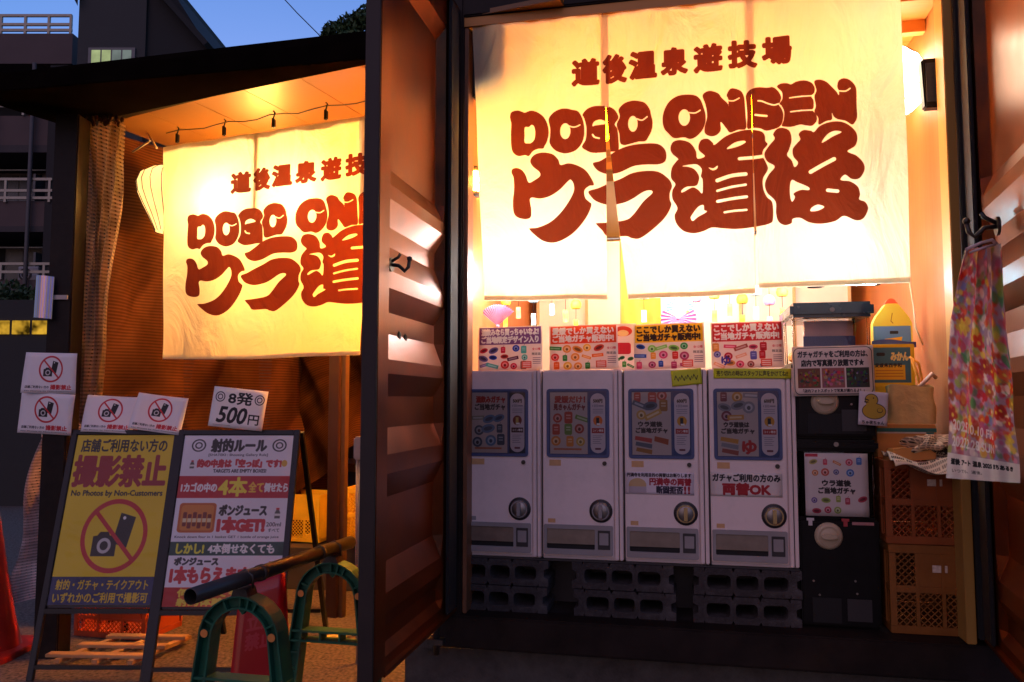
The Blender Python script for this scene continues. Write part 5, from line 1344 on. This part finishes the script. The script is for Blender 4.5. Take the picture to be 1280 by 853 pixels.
# lower drape of white net
base = (-2.35, 4.2, .2); b = MB(base)
def low(s, tt):
    q = 1 - tt; x0, z0 = WPx(lerp(48 - 8 * math.sin(3 * q), 18, q), lerp(528, 752, q), 4.2); x1, _ = WPx(lerp(100, 112, q), 600, 4.2)
    return (lerp(x0, x1, s), 4.2 + .07 * math.sin(s * 14 + 5 * q) + .04 * math.sin(11 * q + 7 * s), z0)
b.grid(low, 50, 50); o = b.build('white_net', net_mat('white_net', (.92, .60, .54), (30, 60), .28, .5, .3, .35, 60)); tag(o, 'white safety net bunched down to the ground between the traffic cone and the black post', 'net', WF, base)

# traffic cone and small things at the far left
t = thing('traffic_cone', 'red traffic cone cut by the left edge beside the white safety net', 'traffic cone', WF, (-2.60, 4.06, 0))
b = MB(); b.lathe([(.15, .03), (.115, .18), (.075, .40), (.04, .62), (.028, .69), (.020, .70)], (0, 0, 0), 24); b.build('cone_body', mat('cone_red', (.42, .020, .010), .35, 0, .12, 12), t)
b = MB(); b.prism(rr(-.20, .20, -.20, .20, .04), 0, .03, 'z'); b.build('base', mat('cone_red', (.62, .035, .012), .35), t, bevel=.004)
t = thing('prism_card', 'shiny holographic strip taped to the black post against the dark building', 'reflector strip', WF, (-2.29, 3.93, 1.66))
m = bpy.data.materials.new('holographic_film'); m.use_nodes = True; n, l = m.node_tree.nodes, m.node_tree.links
tc = n.new('ShaderNodeTexCoord'); wv = n.new('ShaderNodeTexWave'); wv.inputs['Scale'].default_value = 2.2; wv.inputs['Distortion'].default_value = 1.5; l.new(tc.outputs['Generated'], wv.inputs['Vector'])
rp = n.new('ShaderNodeValToRGB'); e = rp.color_ramp.elements; e[0].color = (.75, .45, .25, 1); e[1].color = (.45, .35, .7, 1); q = e.new(.5); q.color = (.7, .5, .55, 1); l.new(wv.outputs['Fac'], rp.inputs[0]); l.new(rp.outputs[0], n['Principled BSDF'].inputs['Base Color']); n['Principled BSDF'].inputs['Metallic'].default_value = .6; n['Principled BSDF'].inputs['Roughness'].default_value = .25
x0, z0 = WPx(42, 397, 3.93); x1, z1 = WPx(67, 344, 3.93)
b = MB((-2.29, 3.93, 1.66)); b.grid(lambda s, tt: (lerp(x0, x1, s), 3.93 - .02 * math.sin(PI * s) + .008 * tt, lerp(z0, z1, tt) - .008 * s), 8, 4); b.build('film', m, t)
b = MB((-2.29, 3.93, 1.66)); xa, za = WPx(66, 374, 3.93); xb, _ = WPx(82, 370, 3.93); b.box(xa - .01, xb, 3.945, 3.955, za, za + .022); b.build('tape', mat('masking_tape', (.5, .42, .38), .6), t)

# ------------------------------------------------------------------ photo ban papers
pn = paper_nophoto()
xa, za = WPx(19, 543, 3.93); xb, zb = WPx(91, 492, 3.93)
sheet('photo_ban_paper', 'lower of the two photo ban papers taped to the black post', 'notice', pn, xb - xa, .20, WF, ((xa + xb) / 2 - .005, 3.945, za), tilt=R(3), curl=.010, group='photo ban papers', seed=1)
xa2, za2 = WPx(21, 492, 3.93)
sheet('photo_ban_paper', 'upper of the two photo ban papers taped to the black post', 'notice', pn, xb - xa - .01, .20, WF, ((xa + xb) / 2 + .012, 3.935, za2), tilt=R(1.5), curl=.012, group='photo ban papers', seed=2)

# ------------------------------------------------------------------ A-frame signs
alu_black = mat('black_aluminium', (.015, .015, .018), .3, .6, .15, 30)
def a_sign(label, x, cv, name, rear=.68, yf=3.66, W=.545, H=1.10, lean=.30, film=True, pz0=.31, pz1=1.055):
    t = thing('a_frame_sign', label, 'sign', WF, (x, yf, 0))
    def F(s, z, d=0): return (s, lean * z / H - d, z)      # front leaf point
    b = MB()
    for s_ in (-W / 2, W / 2): b.bar(F(s_, 0), F(s_, H), .028, .022, (0, -1, 0))
    b.split('side_rail', alu_black, t, bevel=.002)
    b = MB(); b.bar(F(-W / 2 + .014, H - .012), F(W / 2 - .014, H - .012), .022, .028, (0, -1, .2)); b.bar(F(-W / 2 + .014, .285), F(W / 2 - .014, .285), .022, .032, (0, -1, .2)); b.bar(F(-W / 2 + .014, .055), F(W / 2 - .014, .055), .018, .022, (0, -1, .2))
    b.split('cross_rail', alu_black, t, bevel=.002)
    b = MB()
    for s_ in (-W / 2, W / 2): b.bar((s_ * .98 + .02, lean + .02, H - .01), (s_ * .98 + .06, lean + .05 + rear * .6, .0), .022, .022)
    b.bar((-W / 2 + .04, lean + rear * .6 - .03, .14), (W / 2 + .04, lean + rear * .6 - .03, .14), .018, .018)
    b.split('rear_leg', alu_black, t)
    b = MB(); b.grid(lambda s, tt: F((s - .5) * (W - .03), lerp(pz0 - .012, pz1 + .03, tt), -.004), 1, 1); b.build('back_board', mat('sign_back', (.05, .04, .04), .6), t)
    b = MB(); b.grid(lambda s, tt: F((s - .5) * (W - .032), lerp(pz0, pz1 + .02, tt), .003), 6, 8); b.build('poster', imgmat(name, cv, .45), t)
    if film:
        r = random.Random(len(label)); ph = r.uniform(0, 6)
        b = MB()
        def fl(s, tt):
            w = .004 * math.sin(7 * s + 9 * tt + ph) + .003 * math.sin(16 * tt - 5 * s)
            p = F((s - .5) * (W - .03), lerp(pz0, pz1 + .015, tt), .012 + w); return p
        b.grid(fl, 26, 34); b.build('plastic_cover', clear_mat('cover_film', (.98, .98, .98), .07, 1.6, 1.22), t)
    return t
a_sign('black A-frame sign with a yellow poster banning photography at the left', -1.893, poster_yellow(), 'poster_yellow', W=.505)
a_sign('black A-frame sign with the white and red shooting rules poster in the middle', -1.328, poster_rules_full(), 'poster_rules', yf=3.63, W=.56)
# papers on top of the yellow sign and the price paper
for k, (px0, px1, py1, tl, lab) in enumerate(((104, 171, 541, -2, 'left photo ban paper standing on top of the yellow sign'), (163, 231, 540, 3.0, 'right photo ban paper standing on top of the yellow sign'))):
    xa, za = WPx(px0, py1, 3.95 - .012 * k); xb, _ = WPx(px1 - 4, py1, 3.95 - .012 * k)
    sheet('photo_ban_paper', lab, 'notice', pn, xb - xa, .185, WF, ((xa + xb) / 2 - .005, 3.94 - .014 * k, za), tilt=R(tl + 4), lean=R(12), curl=.012, group='photo ban papers', seed=5 + k)
xa, za = WPx(259, 536, 3.90); xb, _ = WPx(328, 536, 3.90)
sheet('price_paper', 'white paper with the price of eight shots on top of the rules sign', 'notice', paper_500(), xb - xa, .195, WF, ((xa + xb) / 2 + .00, 3.90, za), tilt=R(6), lean=R(6), curl=.005, seed=8)

# ------------------------------------------------------------------ green pipe barricade
green = mat('barricade_green', (.010, .105, .055), .42, 0, .2, 15, .05, dirt=(.06, .05, .04), dirt_amt=.4, dirt_scale=12)
P0, P1 = Vector((-.945, 2.40, .672)), Vector((-.655, 3.30, .672))
ang = math.atan2(P1.x - P0.x, P1.y - P0.y)
pipe = MB((0, 0, 0)); d = (P1 - P0).length; ro, ri = .0243, .0215
pipe.lathe([(ri, 0), (ro, 0), (ro, d), (ri, d), (ri, 0)], (0, 0, 0), 24, 'y')
pipe_mat = mat('scaffold_pipe', (.05, .042, .038), .34, .4, .25, 20, .08, dirt=(.10, .06, .03), dirt_amt=.5, dirt_scale=9, stretch=(1, .3, 1))
pt = thing('scaffold_pipe', 'long dark steel scaffold pipe lying across the two green barricade stands', 'pipe', WF, tuple(P0), -ang)
pipe.build('tube', pipe_mat, pt)
b = MB(); b.disc((0, 0), .0214, .05, .055); b.build('dark_inside', rubber, pt)
for k, yy in enumerate((.33, .70)):
    b = MB(); b.lathe([(ro + .001, yy), (ro + .003, yy), (ro + .003, yy + .02), (ro + .001, yy + .02)], (0, 0, 0), 24, 'y'); b.build('tape_band', mat('tape_band', (.05, .04, .03), .6), pt)
def horseshoe(label, k):
    p = P0.lerp(P1, k)
    t = thing('barricade_stand', label, 'barricade', WF, (p.x, p.y, 0), -ang + R(6), 'green barricade stands under the pipe')
    top, Ro, Ri = .622, .142, .100
    cz = top - Ro
    def prof(rad, spread):
        a = [(-rad * math.cos(PI * j / 14), cz + rad * math.sin(PI * j / 14)) for j in range(15)]
        return [(-rad - spread * (cz / .5) * 1.0, 0), (-rad - spread * .55, cz * .45)] + a + [(rad + spread * .55, cz * .45), (rad + spread, 0)]
    out, inn = prof(Ro, .075), prof(Ri, .055)
    def band(pa, pb, y0, y1, mb):
        n = len(pa)
        for i in range(n - 1):
            q = [pa[i], pa[i + 1], pb[i + 1], pb[i]]
            mb.add([(x, y0, z) for x, z in q] + [(x, y1, z) for x, z in q], [(0, 1, 2, 3), (7, 6, 5, 4), (0, 4, 5, 1), (1, 5, 6, 2), (2, 6, 7, 3), (3, 7, 4, 0)])
    b = MB(); band(out, [tuple(lerp(np.array(o_), np.array(i_), .12)) for o_, i_ in zip(out, inn)], -.035, .035, b); band([tuple(lerp(np.array(o_), np.array(i_), .86)) for o_, i_ in zip(out, inn)], inn, -.03, .03, b); b.build('arch_flange', green, t)
    b = MB(); band([tuple(lerp(np.array(o_), np.array(i_), .1)) for o_, i_ in zip(out, inn)], [tuple(lerp(np.array(o_), np.array(i_), .88)) for o_, i_ in zip(out, inn)], -.006, .006, b); b.build('arch_web', green, t)
    b = MB()
    for j in (1, 3, 4, 7, 9, 10, 11, 14, 15, 17):
        o_, i_ = out[min(j, len(out) - 1)], inn[min(j, len(inn) - 1)]; b.bar((o_[0], 0, o_[1]), (i_[0], 0, i_[1]), .006, .056, (0, 1, 0))
    for sx in (-1, 1):
        for zz in (.12, .2, .27): b.box(sx * (.175 - zz * .05) - .028, sx * (.175 - zz * .05) + .028, -.025, .025, zz, zz + .006)
    b.split('rib', green, t)
    b = MB(); b.box(-.165, .165, -.03, .03, .352, .360); b.box(-.165, .165, -.03, .03, .315, .322)
    for x in (-.12, -.04, .04, .12): b.box(x - .004, x + .004, -.028, .028, .3225, .3515)
    b.build('cross_bar', green, t)
    b = MB(); b.disc((-.118, cz + .02), .013, -.0375, -.0352, 14); b.disc((.118, cz + .02), .013, -.0375, -.0352, 14); b.split('reflector', mat('reflector_orange', (.7, .25, .06), .3), t)
    b = MB(); b.prism([(-.03, top - .004), (.03, top - .004), (.022, top + .022), (-.022, top + .022)], -.03, .03); b.tube([(-.03, 0, top + .02), (-.028, 0, top + .06), (0, 0, top + .077), (.028, 0, top + .06), (.03, 0, top + .02)], .004, 6); b.build('pipe_saddle', dark_steel, t)
    b = MB(); b.prism([(-.02, cz + Ri + .001), (.02, cz + Ri + .001), (0, cz + Ri - .022)], -.01, .01); b.build('latch', green, t)
    return t
horseshoe('green horseshoe barricade stand nearest the camera under the near half of the pipe', .27)
horseshoe('green horseshoe barricade stand farther back, half hidden by the steel door', .86)

# red folding caution sign
t = thing('folding_caution_sign', 'red plastic folding caution sign standing behind the green barricade', 'sign', WF, (-1.03, 3.32, 0), R(8))
cvc = cone_print()
redp = imgmat('cone_print', cvc, .3, .25, coat=.5)
b = MB(); P_ = [(-.075, 0, .50), (.10, .02, .55), (.105, -.06, .0), (-.10, -.09, .0)]
b.grid(lambda s, tt: tuple(lerp(np.array(P_[3]), np.array(P_[2]), s) * (1 - tt) + lerp(np.array(P_[0]), np.array(P_[1]), s) * tt), 6, 8); o = b.build('front_leaf', redp, t); o.modifiers.new('thickness', 'SOLIDIFY').thickness = .004
b = MB(); P2 = [(-.073, .006, .50), (.10, .026, .55), (.12, .16, 0), (-.09, .14, 0)]
b.grid(lambda s, tt: tuple(lerp(np.array(P2[3]), np.array(P2[2]), s) * (1 - tt) + lerp(np.array(P2[0]), np.array(P2[1]), s) * tt), 6, 8); o = b.build('rear_leaf', mat('sign_red', (.5, .02, .03), .35), t); o.modifiers.new('thickness', 'SOLIDIFY').thickness = .004
b = MB(); b.tube([(-.07, .003, .505), (.0, .012, .545), (.095, .022, .555)], .006, 6); b.build('handle', mat('sign_red', (.5, .02, .03), .35), t)

# crates in the stall and low wooden rack
crate_r = mat('crate_red', (.62, .10, .03), .4, 0, .15, 12)
crate_yl = mat('crate_yellow', (.80, .50, .03), .4, 0, .12, 12)
x, z = WPx(92, 795, 4.35); crate('low red orange lattice crate on the ground behind the yellow sign', WF, (x, 4.35, .0), crate_r, .44, .30, .20, R(-14), name='plastic_crate', text=False)
x, z = WPx(187, 770, 4.75); crate('small orange lattice crate glowing on the ground between the two signs', WF, (x - .2, 4.75, .0), crate_r, .36, .30, .22, R(-10), text=False)
x, z = WPx(386, 650, 5.6); crate('tall yellow crate standing at the back behind the rules sign', WF, (x - .25, 5.6, .28), crate_yl, .36, .30, .32, R(-16), text=False)
x, z = WPx(430, 650, 5.2); crate('yellow crate standing at the back just left of the steel door edge', WF, (x - .01, 5.2, .34), crate_yl, .36, .30, .34, R(-10), text=False)
b = MB(); b.box(-.45, .75, 0, .34, 0, .27); tag(b.build('low_bench', mat('bench_dark', (.05, .04, .045), .6, 0, .2, 9), bevel=.004), 'low dark bench carrying the yellow crates at the back of the stall', 'bench', WF, (-1.2, 5.35, 0), R(-8))
t = thing('wooden_rack', 'low wooden rack lying on the ground under the yellow sign', 'rack', WF, (-1.93, 3.98, 0), R(-3))
wood_p = mat('rack_wood', (.50, .28, .12), .6, 0, .2, 8, .1, stretch=(.2, 1, 1))
for k in range(3): b = MB(); b.box(-.25 + .06 * k, .22 + .03 * k, -.15 + .15 * k, -.10 + .15 * k, .045, .06); b.build('slat', wood_p, t, bevel=.002)
for s_ in (-.18, .0, .17): b = MB(); b.bar((s_, -.17, .035), (s_ + .09, .24, .035), .03, .018); b.build('rail', wood_p, t)
# conduit box on the side of the stall
x, z = WPx(449, 600, 3.9)
t = thing('conduit_box', 'grey electric outlet box on a conduit at the left edge of the steel door', 'outlet box', WF, (x, 3.9, 0))
b = MB(); x0, z0 = WPx(443, 575, 3.9); x1, z1 = WPx(462, 546, 3.9); b.box(x0 - x, x1 - x, -.03, .03, z0, z1); b.build('box', mat('pvc_grey', (.36, .31, .27), .5), t, bevel=.008)
b = MB(); b.tube([(.01, 0, .0), (.01, 0, z0)], .016, 10); b.tube([(-.005, -.02, .35), (-.008, -.022, z0)], .005, 6); b.split('conduit', mat('pvc_grey', (.36, .31, .27), .5), t)

# concrete scrap near the door foot
t = thing('broken_block', 'small broken concrete piece lying under the corner of the container by the door', 'rubble', MF, (-.16, .04, .0))
b = MB(); b.add([(-.05, 0, .26), (.05, .01, .255), (.06, .10, .26), (-.04, .1, .26), (-.03, .01, .29), (.03, .02, .31), (.035, .08, .30), (-.02, .08, .285)], [(0, 3, 2, 1), (4, 5, 6, 7), (0, 1, 5, 4), (1, 2, 6, 5), (2, 3, 7, 6), (3, 0, 4, 7)]); b.build('stone', concrete, t, bevel=.004)
# post foot of the door (lock rod)
b = MB((0, 0, 0)); b.tube([(0, 0, -.04), (0, 0, .16)], .012, 8); b.box(-.03, .03, -.02, .02, .0, .02)
o = b.build('lock_rod', dark_steel, dl); o.location = (-.05, -.12, .33)

# ------------------------------------------------------------------ background: buildings, tree, wire
YB = 14.0
def BP(px, py, Y=YB): return WF.at(px, py, Y)
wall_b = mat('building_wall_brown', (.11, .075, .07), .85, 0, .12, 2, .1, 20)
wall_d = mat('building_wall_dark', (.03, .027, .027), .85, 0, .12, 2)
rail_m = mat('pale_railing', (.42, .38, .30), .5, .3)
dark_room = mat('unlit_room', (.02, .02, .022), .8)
base = (-9.5, YB, 0)
bt_ = thing('apartment_building', 'brown apartment building with balconies and a railed roof terrace at the far left', 'building', WF, base)
def bx(name, px0, px1, py0, py1, m, y0, y1, parent=bt_, bev=0):
    x0, z1 = BP(px0, py0); x1, z0 = BP(px1, py1); b = MB(base); b.box(x0, x1, y0, y1, z0, z1); return b.build(name, m, parent, bevel=bev)
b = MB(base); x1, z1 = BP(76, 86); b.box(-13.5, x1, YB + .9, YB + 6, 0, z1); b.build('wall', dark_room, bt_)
bx('parapet', -160, 99, 50, 87, wall_b, YB - .25, YB + 5)
bx('balcony_wall', -160, 78, 150, 186, wall_b, YB - .2, YB + .0)
bx('balcony_slab', -160, 78, 186, 195, mat('slab_dark', (.06, .05, .05), .8), YB - .2, YB + .9)
bx('balcony_wall', -160, 75, 255, 286, wall_b, YB - .2, YB + .0)
bx('balcony_slab', -160, 75, 286, 293, mat('slab_dark', (.06, .05, .05), .8), YB - .2, YB + .9)
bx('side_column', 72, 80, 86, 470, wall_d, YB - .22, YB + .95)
bx('balcony_wall', -160, 72, 352, 366, wall_b, YB - .2, YB + .0)
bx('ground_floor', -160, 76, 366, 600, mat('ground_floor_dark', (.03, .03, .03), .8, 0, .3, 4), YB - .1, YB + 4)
def railing(y_lines, px0, px1, posts, yy, py_bot):
    b = MB(base)
    for py in y_lines: x0, z = BP(px0, py); x1, _ = BP(px1, py); b.box(x0, x1, yy, yy + .04, z - .02, z + .025)
    for px in posts: x, z1 = BP(px, y_lines[0]); _, z0 = BP(px, py_bot); b.box(x - .02, x + .02, yy + .001, yy + .039, z0, z1)
    return b.build('railing', rail_m, bt_)
railing((26, 37, 44), -60, 97, [10, 40, 69, 96], YB - .2, 50)
railing((229, 243, 252), -60, 75, [18, 72], YB - .25, 257)
railing((129, 139), -60, 50, [5, 40], YB - .25, 150)
railing((333, 343), -60, 72, [12, 65], YB - .25, 352)
pane_l = mat('pale_curtain_window', (.30, .32, .38), .4, 0, .12, 3); pane_d = mat('dark_window', (.06, .065, .075), .25, 0, .2, 3)
for px0, px1, py0, py1, m in ((16, 39, 201, 250, pane_l), (-40, 14, 201, 250, pane_d), (42, 66, 203, 250, pane_d), (41, 66, 298, 345, pane_l), (18, 39, 303, 335, pane_d), (-30, 15, 300, 345, pane_d), (10, 60, 124, 148, pane_d)):
    w_ = bx('window', px0 - 1, px1 + 1, py0 - 1, py1 + 1, mat('window_frame_grey', (.14, .14, .14), .5, .3), YB + .86, YB + .885)
    x0, z1 = BP(px0, py0); x1, z0 = BP(px1, py1); p = MB(base)
    xm = (x0 + x1) / 2
    p.box(x0 + .03, xm - .015, YB + .85, YB + .859, z0 + .03, z1 - .03); p.box(xm + .015, x1 - .03, YB + .85, YB + .859, z0 + .03, z1 - .03); p.build('pane', m, w_)
x, z = BP(34, 355)
t = thing('air_conditioner', 'pale outdoor air conditioner unit on the lower balcony of the brown building', 'air conditioner', WF, (x, YB - .0, z + .02))
b = MB(); b.box(-.17, .19, 0, .25, 0, .29); b.build('cabinet', mat('ac_white', (.42, .42, .43), .5), t, bevel=.01)
b = MB(); b.disc((-.04, .145), .115, -.008, -.001, 24); b.build('fan_grille', mach_dark, t); b = MB(); b.ring(_ell(-.04, .145, .08, .08, 20), _ell(-.04, .145, .065, .065, 20), -.014, -.009); b.build('fan_ring', mat('ac_white', (.42, .42, .43), .5), t)
for px_ in (6, 55):
    b = MB(base); x_, z1_ = BP(px_, 87); b.tube([(x_, YB - .28, .2), (x_, YB - .28, z1_)], .035, 6); b.build('drain_pipe', mat('pipe_grey', (.10, .09, .085), .6), bt_)
for py0, py1 in ((195, 255), (293, 352)):
    b = MB(base); x_, z1_ = BP(40, py0); _, z0_ = BP(40, py1); b.box(x_ - .02, x_ + .02, YB + .1, YB + .84, z0_, z1_ - .3); b.build('balcony_divider', mat('divider_grey', (.16, .16, .16), .7), bt_)
    b = MB(base); xa_, z_ = BP(-40, py0 + 14); xb_, _ = BP(70, py0 + 14); b.tube([(xa_, YB + .2, z_), (xb_, YB + .2, z_)], .015, 6); b.build('laundry_pole', rail_m, bt_)
# tower behind the canopy
YT2 = 11.5
def TP(px, py): return WF.at(px, py, YT2)
t = thing('dark_tower_house', 'dark grey house with a slanting roof edge and one lit window above the canopy', 'building', WF, (-5.0, YT2, 0))
base2 = (-5.0, YT2, 0)
(xa, za), (xb, zb), (xc, zc), (xd, zd) = TP(100, -14), TP(184, -14), TP(205, -4), TP(259, 58)
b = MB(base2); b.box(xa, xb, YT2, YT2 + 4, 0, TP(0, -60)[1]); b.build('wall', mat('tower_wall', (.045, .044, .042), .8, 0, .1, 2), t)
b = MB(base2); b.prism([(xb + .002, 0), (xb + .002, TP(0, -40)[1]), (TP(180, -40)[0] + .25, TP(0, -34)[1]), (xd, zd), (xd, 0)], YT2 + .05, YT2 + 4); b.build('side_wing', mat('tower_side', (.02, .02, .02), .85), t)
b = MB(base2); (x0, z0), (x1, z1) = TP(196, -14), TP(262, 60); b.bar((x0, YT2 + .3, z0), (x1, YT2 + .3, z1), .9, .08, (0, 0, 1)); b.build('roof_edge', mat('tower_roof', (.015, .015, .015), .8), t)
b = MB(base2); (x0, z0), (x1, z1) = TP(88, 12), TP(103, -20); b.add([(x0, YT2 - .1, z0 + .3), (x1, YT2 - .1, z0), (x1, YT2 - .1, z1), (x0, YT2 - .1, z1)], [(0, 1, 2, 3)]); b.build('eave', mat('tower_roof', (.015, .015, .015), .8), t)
(x0, z1), (x1, z0) = TP(115, 64), TP(166, 80)
b = MB(base2); b.box(x0 - .04, x1 + .04, YT2 - .03, YT2 - .002, z0 - .2, z1 + .04); w_ = b.build('window', mat('window_frame_grey', (.14, .14, .14), .5), t)
for k in range(4):
    b = MB(base2); w4 = (x1 - x0) / 4; b.box(x0 + k * w4 + .012, x0 + (k + 1) * w4 - .012, YT2 - .036, YT2 - .031, z0 - .18, z1); b.build('pane', glow_mat('lit_window_%d' % (k > 1), (.52, .62, .30) if k < 2 else (.30, .36, .34), .8 if k < 2 else .55, .3), w_)
# lit shop front strip far left
YS = 9.5
x0, z0 = WF.at(-12, 418, YS); x1, z1 = WF.at(64, 401, YS)
t = thing('lit_shop_front', 'narrow band of yellow lit shop windows seen left of the black post', 'shop window', WF, ((x0 + x1) / 2, YS, 0))
b = MB(((x0 + x1) / 2, YS, 0)); b.box(x0 - .3, x1, YS + .01, YS + .3, 0, z1 + .25); b.build('wall', mat('shop_front_dark', (.03, .028, .025), .8), t)
for k in range(3): b = MB(((x0 + x1) / 2, YS, 0)); w3 = (x1 - x0) / 3; b.box(x0 + k * w3 + .02, x0 + (k + 1) * w3 - .02, YS - .01, YS + .009, z0, z1); b.build('pane', glow_mat('shop_glow', (1, .55, .05), .75, .95), t)
def leafy(name, label, cat, Y, blobs, n, m, trunk, lsz, seed):
    r = random.Random(seed); t = thing(name, label, cat, WF, (trunk[0], Y, 0))
    b = MB((trunk[0], Y, 0))
    for _ in range(n):
        cx, cz, rad = r.choice(blobs); a, e_ = r.uniform(0, 2 * PI), r.uniform(-1, 1); q = rad * r.random() ** .4
        x, y, z = cx + q * math.cos(a) * math.sqrt(1 - e_ * e_), Y + q * math.sin(a) * math.sqrt(1 - e_ * e_), cz + q * e_ * .8
        d1 = Vector((r.uniform(-1, 1), r.uniform(-1, 1), r.uniform(-1, 1))).normalized() * lsz * r.uniform(.6, 1.3); d2 = d1.cross(Vector((r.uniform(-1, 1), r.uniform(-1, 1), r.uniform(-1, 1)))).normalized() * lsz * .45
        c = Vector((x, y, z)); b.add([tuple(c - d1), tuple(c - d2), tuple(c + d1), tuple(c + d2)], [(0, 1, 2, 3)])
    b.build('crown', m, t, normals=False)
    b = MB((trunk[0], Y, 0)); b.tube([(trunk[0], Y, 0), (trunk[0] + .05, Y, trunk[1] * .5), (trunk[0], Y, trunk[1])], [.12, .09, .04], 8)
    for cx, cz, rad in blobs: b.tube([(trunk[0] + .03, Y, trunk[1] * .7), (lerp(trunk[0], cx, .6), Y, lerp(trunk[1] * .7, cz, .6)), (cx, Y, cz)], [.05, .03, .01], 6)
    b.build('trunk', mat('bark', (.07, .05, .035), .9, 0, .3, 20, .5), t)
leaf_m = mat('leaf_dark', (.05, .09, .03), .6, 0, .4, 3)
bl_ = [(WF.at(px, py, 8.5)[0], WF.at(px, py, 8.5)[1], rd) for px, py, rd in ((418, 40, .13), (436, 32, .14), (452, 26, .14), (468, 22, .2), (410, 47, .08), (440, 55, .2), (490, 40, .3))]
leafy('garden_tree', 'dark leafy tree top showing above the canopy left of the steel door', 'tree', 8.5, bl_, 2600, leaf_m, (WF.at(450, 60, 8.5)[0], 4.9), .035, 4)
bl2 = [(WF.at(px, py, 12.5)[0], WF.at(px, py, 12.5)[1], rd) for px, py, rd in ((10, 372, .35), (30, 385, .3), (50, 376, .3), (62, 388, .25), (-10, 380, .35), (20, 440, .5), (55, 450, .45), (-15, 450, .6))]
leafy('hedge_shrub', 'dark shrub growing in front of the ground floor of the brown building', 'shrub', 12.5, bl2, 3000, leaf_m, (WF.at(30, 500, 12.5)[0], 1.4), .06, 6)
b = MB((-2.5, 9, 0)); (x0, z0), (x1, z1) = WF.at(345, -12, 9), WF.at(398, 43, 9)
b.tube([(x0, 9, z0), ((x0 + x1) / 2, 9, (z0 + z1) / 2 - .01), (x1, 9, z1), (x1 + .6, 9, z1 - .75)], .006, 5); tag(b.build('overhead_wire', rubber), 'thin overhead wire crossing the evening sky above the canopy', 'wire', WF, (-2.5, 9, 0))
